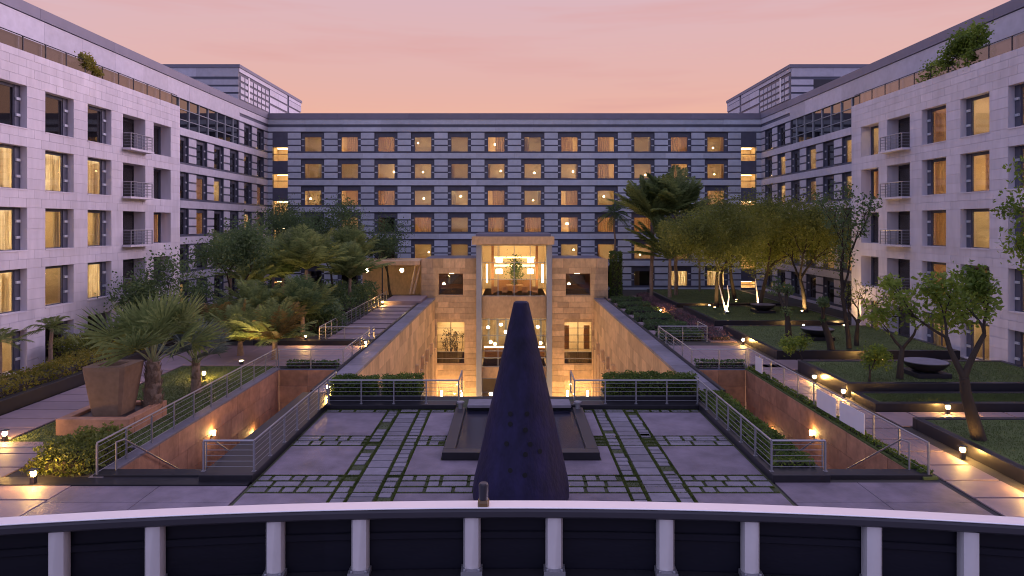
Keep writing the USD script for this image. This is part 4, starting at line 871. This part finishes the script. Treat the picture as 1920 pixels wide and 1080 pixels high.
def fan_palm(label, base, h, r, R, stem, n, mt, seed):
    rg = np.random.default_rng(seed); t = thing('fan_palm', label, 'palm', base); c = trunk_palm(t, base, h, r, rg)
    for k in range(n):
        a = k*2.399963 + rg.normal(0, .2); el = np.radians(86 - 58*(k/n)**.9); d = np.array([np.cos(a)*np.cos(el), np.sin(a)*np.cos(el), np.sin(el)]); m = MB()
        pm = MB(); fan_leaf(m, c + (0, 0, -.12*k/n), d, stem*rg.uniform(.85, 1.15), R*rg.uniform(.85, 1.1), rg, pet=pm); fr_ = part(t, 'frond', m, mt); part(fr_, 'petiole', pm, M['petiole'])
    return t
fan_palm('tall fan palm with a thick rough trunk, beside the stone urn', (-14.75, 28.0, 0), 2.3, .38, 1.65, 1.75, 17, M['palm'], 1)
fan_palm('smaller bluish fan palm behind the tall fan palm', (-14.9, 32.2, 0), 1.4, .24, 1.3, 1.3, 14, M['palm_blue'], 2)
def frond(o, d, L, rg, droop=.5, nl=26, ll=.55, wid=.045):
    mb = MB(); d = d/np.linalg.norm(d); s = np.linspace(0, 1, 9); pts = o + d*L*s[:, None]; pts[:, 2] -= droop*L*s**2.2; mb.tube(pts, .03*(1-.8*s)*max(L/3, .6), 4, False)
    side = np.cross(d, (0, 0, 1.)); side /= max(np.linalg.norm(side), 1e-6); V, Fc = [], []
    for q in np.linspace(.14, .99, nl):
        c = np.array([np.interp(q, s, pts[:, k]) for k in range(3)]); tn = np.array([np.interp(min(q+.05, 1), s, pts[:, k]) for k in range(3)]) - np.array([np.interp(q-.05, s, pts[:, k]) for k in range(3)]); tn /= np.linalg.norm(tn)
        l = ll*L*.5*np.sin(np.pi*(.18 + .75*q))*rg.uniform(.85, 1.15)
        for sg in (-1, 1):
            u = side*sg*.8 + tn*.62 + np.array([0, 0, rg.uniform(-.25, .12)]); u /= np.linalg.norm(u); tip = c + u*l + (0, 0, -.14*l); w = tn*wid*L*.28; b = len(V); V += [c - w*.5, c + u*l*.45 - w, tip, c + u*l*.45 + w]; Fc += [(b, b+1, b+2), (b, b+2, b+3)]
    mb.add(V, Fc); return mb
def feather_palm(name, label, base, h, r, L, n, mt, seed, emin=-10, emax=80, droop=.5, multi=1, bark='palmbark'):
    rg = np.random.default_rng(seed); t = thing(name, label, 'palm', base)
    for j in range(multi):
        bb = np.array(base) + (rg.normal(0, .5*(multi > 1)), rg.normal(0, .5*(multi > 1)), 0); c = trunk_palm(t, bb, h*rg.uniform(.8, 1.1) if multi > 1 else h, r, rg, bark, False)
        for k in range(n):
            a = k*2.399963 + rg.normal(0, .2); el = np.radians(emax - (emax-emin)*(k/n)); d = np.array([np.cos(a)*np.cos(el), np.sin(a)*np.cos(el), np.sin(el)])
            part(t, 'frond', frond(c, d, L*rg.uniform(.8, 1.15), rg, droop*rg.uniform(.7, 1.3)), mt[int(rg.integers(len(mt)))] if isinstance(mt, list) else mt)
    return t
feather_palm('feather_palm', 'arching palm against the striped wing, left of the corner stair windows', (-24.3, 59.0, 0), 4.2, .18, 4.2, 24, M['palm'], 41, 28, 84, .22)
feather_palm('feather_palm', 'low broad palm right behind the smaller bluish fan palm', (-17.2, 46.0, 0), 1.6, .18, 3.4, 24, M['palm'], 42, 30, 84, .2)
feather_palm('feather_palm', 'tall palm in front of the spreading tree left of the side canopy', (-15.4, 65.0, 0), 4.4, .18, 4.2, 36, M['palm'], 43, 28, 84, .22)
PO = [M['palm'], M['palm_orange'], M['palm']]
feather_palm('feather_palm', 'bushy palm with rusty fronds beside the end of the left railing', (-13.9, 40.0, 0), 1.1, .2, 3.0, 30, PO, 11, 16, 85, .24)
feather_palm('feather_palm', 'second bushy palm with rusty fronds, left of the cross walkway', (-16.4, 41.2, 0), .9, .2, 2.8, 28, PO, 12, 16, 85, .24)
feather_palm('feather_palm', 'third bushy palm, right behind the rusty pair', (-14.6, 47.5, 0), 1.5, .2, 3.5, 34, [M['palm'], M['leaf_dark'], M['palm']], 13, 30, 85, .22)
feather_palm('feather_palm', 'tall palm with long arching fronds rising above the dark trees', (-16.6, 55.0, 0), 4.3, .2, 4.4, 38, M['palm'], 14, 28, 84, .22)
feather_palm('feather_palm', 'arching palm beside the stepping pads, nearest the canopy lamps', (-14.3, 60.0, 0), 3.2, .18, 4.0, 36, M['palm'], 15, 28, 84, .22)
feather_palm('feather_palm', 'arching palm in the middle of the left planting', (-19.5, 58.0, 0), 3.4, .18, 4.2, 34, [M['palm'], M['leaf_dark']], 16, 28, 84, .22)
feather_palm('feather_palm', 'low arching palm by the first bend of the left cross walkway', (-15.0, 52.0, 0), 1.2, .18, 3.4, 32, [M['palm'], M['leaf_dark']], 17, 0, 80, .5)
feather_palm('feather_palm', 'arching palm in front of the corner stair windows, far left', (-22.5, 64.0, 0), 4.0, .18, 3.8, 22, M['palm'], 18, 28, 84, .22)
feather_palm('feather_palm', 'arching palm just behind the wispy tree at the pale wing', (-20.5, 53.5, 0), 3.2, .18, 3.4, 22, M['palm'], 19, 28, 84, .22)
feather_palm('feather_palm', 'bushy palm between the smaller fan palm and the pale wing', (-18.6, 43.0, 0), 1.2, .18, 2.4, 20, PO, 20, 30, 85, .22)
feather_palm('slender_palm', 'slender palm with a thin trunk and small crown, right of the pavilion', (11.6, 76.5, 0), 9.2, .13, 2.3, 22, M['leaf_dark'], 21, -35, 75, .5)
feather_palm('slender_palm', 'small slender palm against the left stone wing between two window bays', (-24.6, 36.4, 0), 2.4, .12, 1.5, 14, M['palm'], 22, -10, 75, .5)
feather_palm('slender_palm', 'small slender palm against the left stone wing at the picture edge', (-24.9, 33.2, 0), 2.2, .12, 1.4, 12, M['palm'], 23, -10, 75, .5)
feather_palm('slender_palm', 'slender palm in front of the last window column of the far block', (21.5, 78.0, 0), 9.6, .13, 2.2, 20, M['leaf_dark'], 24, -35, 75, .5)
def travellers(label, base, h, L, n, seed, ang):
    rg = np.random.default_rng(seed); t = thing('traveller_palm', label, 'palm', base); c = trunk_palm(t, base, h, .22, rg, 'palmbark', False); pl_ = np.array([np.cos(ang), np.sin(ang), 0])
    for k in range(n):
        a = np.radians(-58 + 116*k/(n-1)); d = pl_*np.sin(a) + np.array([0, 0, np.cos(a)]) + rg.normal(0, .2, 3); part(t, 'frond', frond(c + pl_*np.sin(a)*.2, d, L*rg.uniform(.75, 1.1), rg, .20, 44, .46, .05), M['palm'])
travellers('tall palm with upright fronds, left one of the dense pair before the far block', (14.8, 72.5, 0), 8.4, 6.0, 36, 31, .1)
travellers('tall palm with upright fronds, right one of the dense pair before the far block', (17.6, 73.5, 0), 9.0, 6.0, 38, 32, .5)
travellers('shorter leafy palm standing low between the dense pair of tall palms', (16.4, 71.0, 0), 4.4, 5.8, 34, 33, -.3)
for i, (x, y, lab) in enumerate(((-24.6, 38.6, 'low leafy shrub at the foot of the left stone wing, nearest'), (-24.7, 41.6, 'low leafy shrub at the foot of the left stone wing, middle'), (-24.6, 45.5, 'low leafy shrub at the foot of the left stone wing, farthest'))):
    hedge('foot_shrub', lab, x-.9, x+.9, y-1, y+1, 0, 1.5, 1900, .2, M['leaf'], 'shrub', .4)
for i, (x0, x1, y0, y1, lab) in enumerate(((-17.8, -13.2, 49.5, 53, 'dark undergrowth between the left railing and the palms, near part'), (-20.5, -13.4, 56.5, 64, 'dark undergrowth beneath the tall arching palms'), (-26, -18.6, 46.5, 50, 'dark undergrowth below the wispy tree'), (-26, -14, 66, 71, 'dark undergrowth below the far dark trees'))):
    hedge('undergrowth', lab, x0, x1, y0, y1, 0, 1.9, 7000, .26, M['leaf_dark'], 'undergrowth', .6)

# ------------------------------------------------------------------ garden lamps and uplights
lamp0 = None
def garden_lamp(label, x, y, z=0.):
    global lamp0
    if lamp0 is None:
        lamp0 = thing('garden_lamp', label, 'lamp', (x, y, z), 'glowing garden lamps')
        part(lamp0, 'post', MB().rbox(x-.07, x+.07, y-.07, y+.07, z, z+.22, .01), M['bronze']); part(lamp0, 'cap', MB().rbox(x-.11, x+.11, y-.11, y+.11, z+.40, z+.43, .008), M['bronze'])
        part(lamp0, 'globe', ball((x, y, z + .31), .085, 2), M['bulb'])
    else: copy(lamp0, label, (x, y, z))
for l in (('glowing lamp on the kerb at the bottom left, beside the path corner', -14.55, 20.75, .05), ('glowing lamp at the left edge of the picture beside the lawn', -18.5, 24.9, 0),
          ('nearest glowing lamp at the right edge, foot of the raised lawn wall', 15.25, 20.1, 0), ('glowing lamp beside the raised wall, second from the right edge', 15.25, 23.1, 0),
          ('glowing lamp in the gap path behind the leaning tree trunk', 18.2, 28.5, 0), ('glowing lamp beside the railing, left of the two by the white sheets', 15.15, 34.2, 0), ('glowing lamp beside the railing, in front of the olive shrub', 15.15, 31.2, 0),
          ('glowing lamp in the lawn gap behind the bare frangipani', 21.0, 38.6, .0), ('glowing lamp near the reddish trunk and second bowl', 22.0, 51.5, .0), ('glowing lamp at the end of the right cross walkway', 15.3, 45.2, 0),
          ('glowing lamp by the far lawn, in front of the tall palms', 18.6, 64.3, 0), ('small glowing lamp among the right bedding rows', 13.3, 61.0, 0), ('glowing lamp on the left coping beside the court railing', -9.45, 44.2, .0),
          ('glowing lamp at the corner of the plaza and left hedge', -8.35, 31.0, .26), ('glowing lamp behind the fan palm trunk', -15.8, 35.0, 0), ('glowing lamp at the corner of the left cross walkway', -13.6, 45.0, .3), ('glowing lamp near the raised platform railing', -12.6, 66.5, .1)): garden_lamp(*l)
up0 = None
for lab, x, y, z in (('uplight at the foot of the right-hand broad tree', 21.0, 59.2, .42), ('uplight at the foot of the middle broad tree', 18.0, 60.6, .42), ('uplight at the foot of the broad tree by the wing corner', 24.6, 57.9, .42), ('uplight behind the broad trees', 22.0, 67.0, .38),
                     ('uplight in front of the rusty palm beside the railing', -15.3, 38.6, .03), ('uplight at the corner of the right stone wing', 25.6, 52.6, .0), ('added uplight in the left planting below the tall arching palm', -17.4, 54.2, .0), ('added uplight in the left planting by the wispy tree', -21.5, 48.6, .0), ('added uplight in the left planting near the red platform', -15.2, 62.0, .0)):  # those in the left planting are added to brighten its foliage
    if up0 is None:
        up0 = thing('tree_uplight', lab, 'uplight', (x, y, z), 'uplights under the trees')
        part(up0, 'housing', MB().lathe([(.11, 0), (.13, .2), (.11, .2)], (x, y, z), 12), M['bronze']); part(up0, 'lens', MB().lathe([(.11, .18), (0, .19)], (x, y, z), 12), M['uplight'])
    else: copy(up0, lab, (x, y, z))
# two slim trunks picked out by floodlight
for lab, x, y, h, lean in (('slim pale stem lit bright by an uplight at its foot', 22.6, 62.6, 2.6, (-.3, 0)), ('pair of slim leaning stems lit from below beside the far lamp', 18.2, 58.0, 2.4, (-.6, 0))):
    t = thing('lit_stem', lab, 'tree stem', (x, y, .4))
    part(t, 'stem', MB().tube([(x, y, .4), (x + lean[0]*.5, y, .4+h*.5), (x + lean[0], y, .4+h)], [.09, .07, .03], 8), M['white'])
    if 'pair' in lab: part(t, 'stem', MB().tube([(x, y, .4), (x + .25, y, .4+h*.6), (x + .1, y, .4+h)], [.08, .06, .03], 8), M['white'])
    copy(up0, 'uplight at the foot of the ' + ('pair of leaning stems' if 'pair' in lab else 'slim pale stem'), (x, y - .35, .4))
# side canopy with two lamps, left of the pavilion
sc = thing('side_canopy', 'flat sandstone canopy on slanting struts, left of the pavilion, with two bright lamps', 'canopy', (-13, 73, 0))
part(sc, 'roof', MB().rbox(PX(662), PX(788), PY - .5, PY + 5, PZ(497), PZ(488), .03), M['sand'])
for a, b in ((787, 775), (779, 769)): part(sc, 'strut', MB().tube([(PX(a), PY + .3, PZ(498)), (PX(b), PY - .1, PZ(551))], .12, 8), M['sand'])
for px in (668, 716): part(sc, 'post', MB().tube([(PX(px), PY + .3, 0), (PX(px), PY + .3, PZ(498))], .07, 8), M['bronze'])
part(sc, 'back_wall', MB().box(PX(662), PX(788), PY + 4.6, PY + 4.9, 0, PZ(498)), M['sand'])
for px in (687, 753): part(sc, 'lamp', ball((PX(px), PY + .2, PZ(507)), .22, 2), M['bright'])

# ------------------------------------------------------------------ the balcony in front of the camera
RC, CYC = 12.8, 2.977 - 12.8
def arc(r, x): return CYC + math.sqrt(r*r - x*x)
def sweep(r0, r1, z0, z1, x0=-3.4, x1=3.4, n=48, c=.012):
    prof = [(r0+c, z0), (r1-c, z0), (r1, z0+c), (r1, z1-c), (r1-c, z1), (r0+c, z1), (r0, z1-c), (r0, z0+c)]; th = np.linspace(math.asin(x0/RC), math.asin(x1/RC), n); v, f = [], []
    for t in th: v += [(r*math.sin(t), CYC + r*math.cos(t), z) for r, z in prof]
    k = len(prof)
    for i in range(n-1): f += [(i*k+j, i*k+(j+1) % k, (i+1)*k+(j+1) % k, (i+1)*k+j) for j in range(k)]
    return MB().add(v, f)
ZR = EYE - 1.2
bl = thing('balcony_balustrade', 'curved balcony balustrade with bright metal rail, short posts and black panels', 'balustrade', (0, 2.9, ZR - 1))
part(bl, 'top_rail', sweep(RC - .078, RC, ZR - .006, ZR, c=.002), M['rail_top']); part(bl, 'rail_body', sweep(RC - .085, RC + .004, ZR - .045, ZR - .007, c=.008), M['bronze'])
part(bl, 'granite_panel', sweep(RC - .015, RC + .005, ZR - 1.0, ZR - .046, c=.004), M['panel_black']); part(bl, 'rear_bar', sweep(RC - .027, RC - .016, ZR - .155, ZR - .125, c=.003), M['panel_black'])
part(bl, 'ledge', sweep(RC - .16, RC - .016, ZR - .36, ZR - .285, c=.01), M['black'])
for px in (130, 297, 515, 673, 884, 1040, 1250, 1408, 1628, 1796):
    th = math.atan2((px - 960)/1280*2.88, 2.88 - CYC); c, s = math.cos(th), math.sin(th)
    def pl3(a, r, z): return (r*s + a*c, CYC + r*c - a*s, z)
    m = MB(); pr = [(-.037, RC - .03), (-.037, RC - .055), (-.028, RC - .070), (0, RC - .076), (.028, RC - .070), (.037, RC - .055), (.037, RC - .03)]; k = len(pr)
    m.add([pl3(a, r, z) for z in (ZR - .284, ZR - .046) for a, r in pr], [(j, (j+1) % k, k + (j+1) % k, k + j) for j in range(k)]); part(bl, 'post', m, M['post_front'], smooth=40)
    m = MB(); m.add([pl3(a, r, z) for z in (ZR - .284, ZR - .262) for r in (RC - .10, RC - .03) for a in (-.045, .045)], [(0, 2, 3, 1), (4, 5, 7, 6), (0, 1, 5, 4), (2, 6, 7, 3), (0, 4, 6, 2), (1, 3, 7, 5)]); part(bl, 'base_plate', m, M['steel'])
    for a in (-.03, .03): q = pl3(a, RC - .088, ZR - .262); part(bl, 'bolt', MB().lathe([(0, 0), (.007, 0), (.007, .005), (.004, .008), (0, .008)], q, 8), M['steel'])
sp = thing('rail_spotlight', 'small black spotlight with a brown base clamped on the balcony rail', 'spotlight', ((907-960)/1280*2.95, 2.94, ZR))
x, y = (907-960)/1280*2.95, 2.935
part(sp, 'base', MB().rbox(x-.024, x+.024, y-.03, y+.03, ZR-.02, ZR+.022, .008), M['brownlamp']); part(sp, 'body', MB().lathe([(0, .022), (.02, .022), (.021, .085), (.017, .092), (0, .093)], (x, y, ZR), 14), M['bronze'], smooth=40)
top('balcony_floor', MB().box(-3.6, 3.6, -3, 2.9, ZR - 1.25, ZR - 1.0), M['slab'], kind='structure')
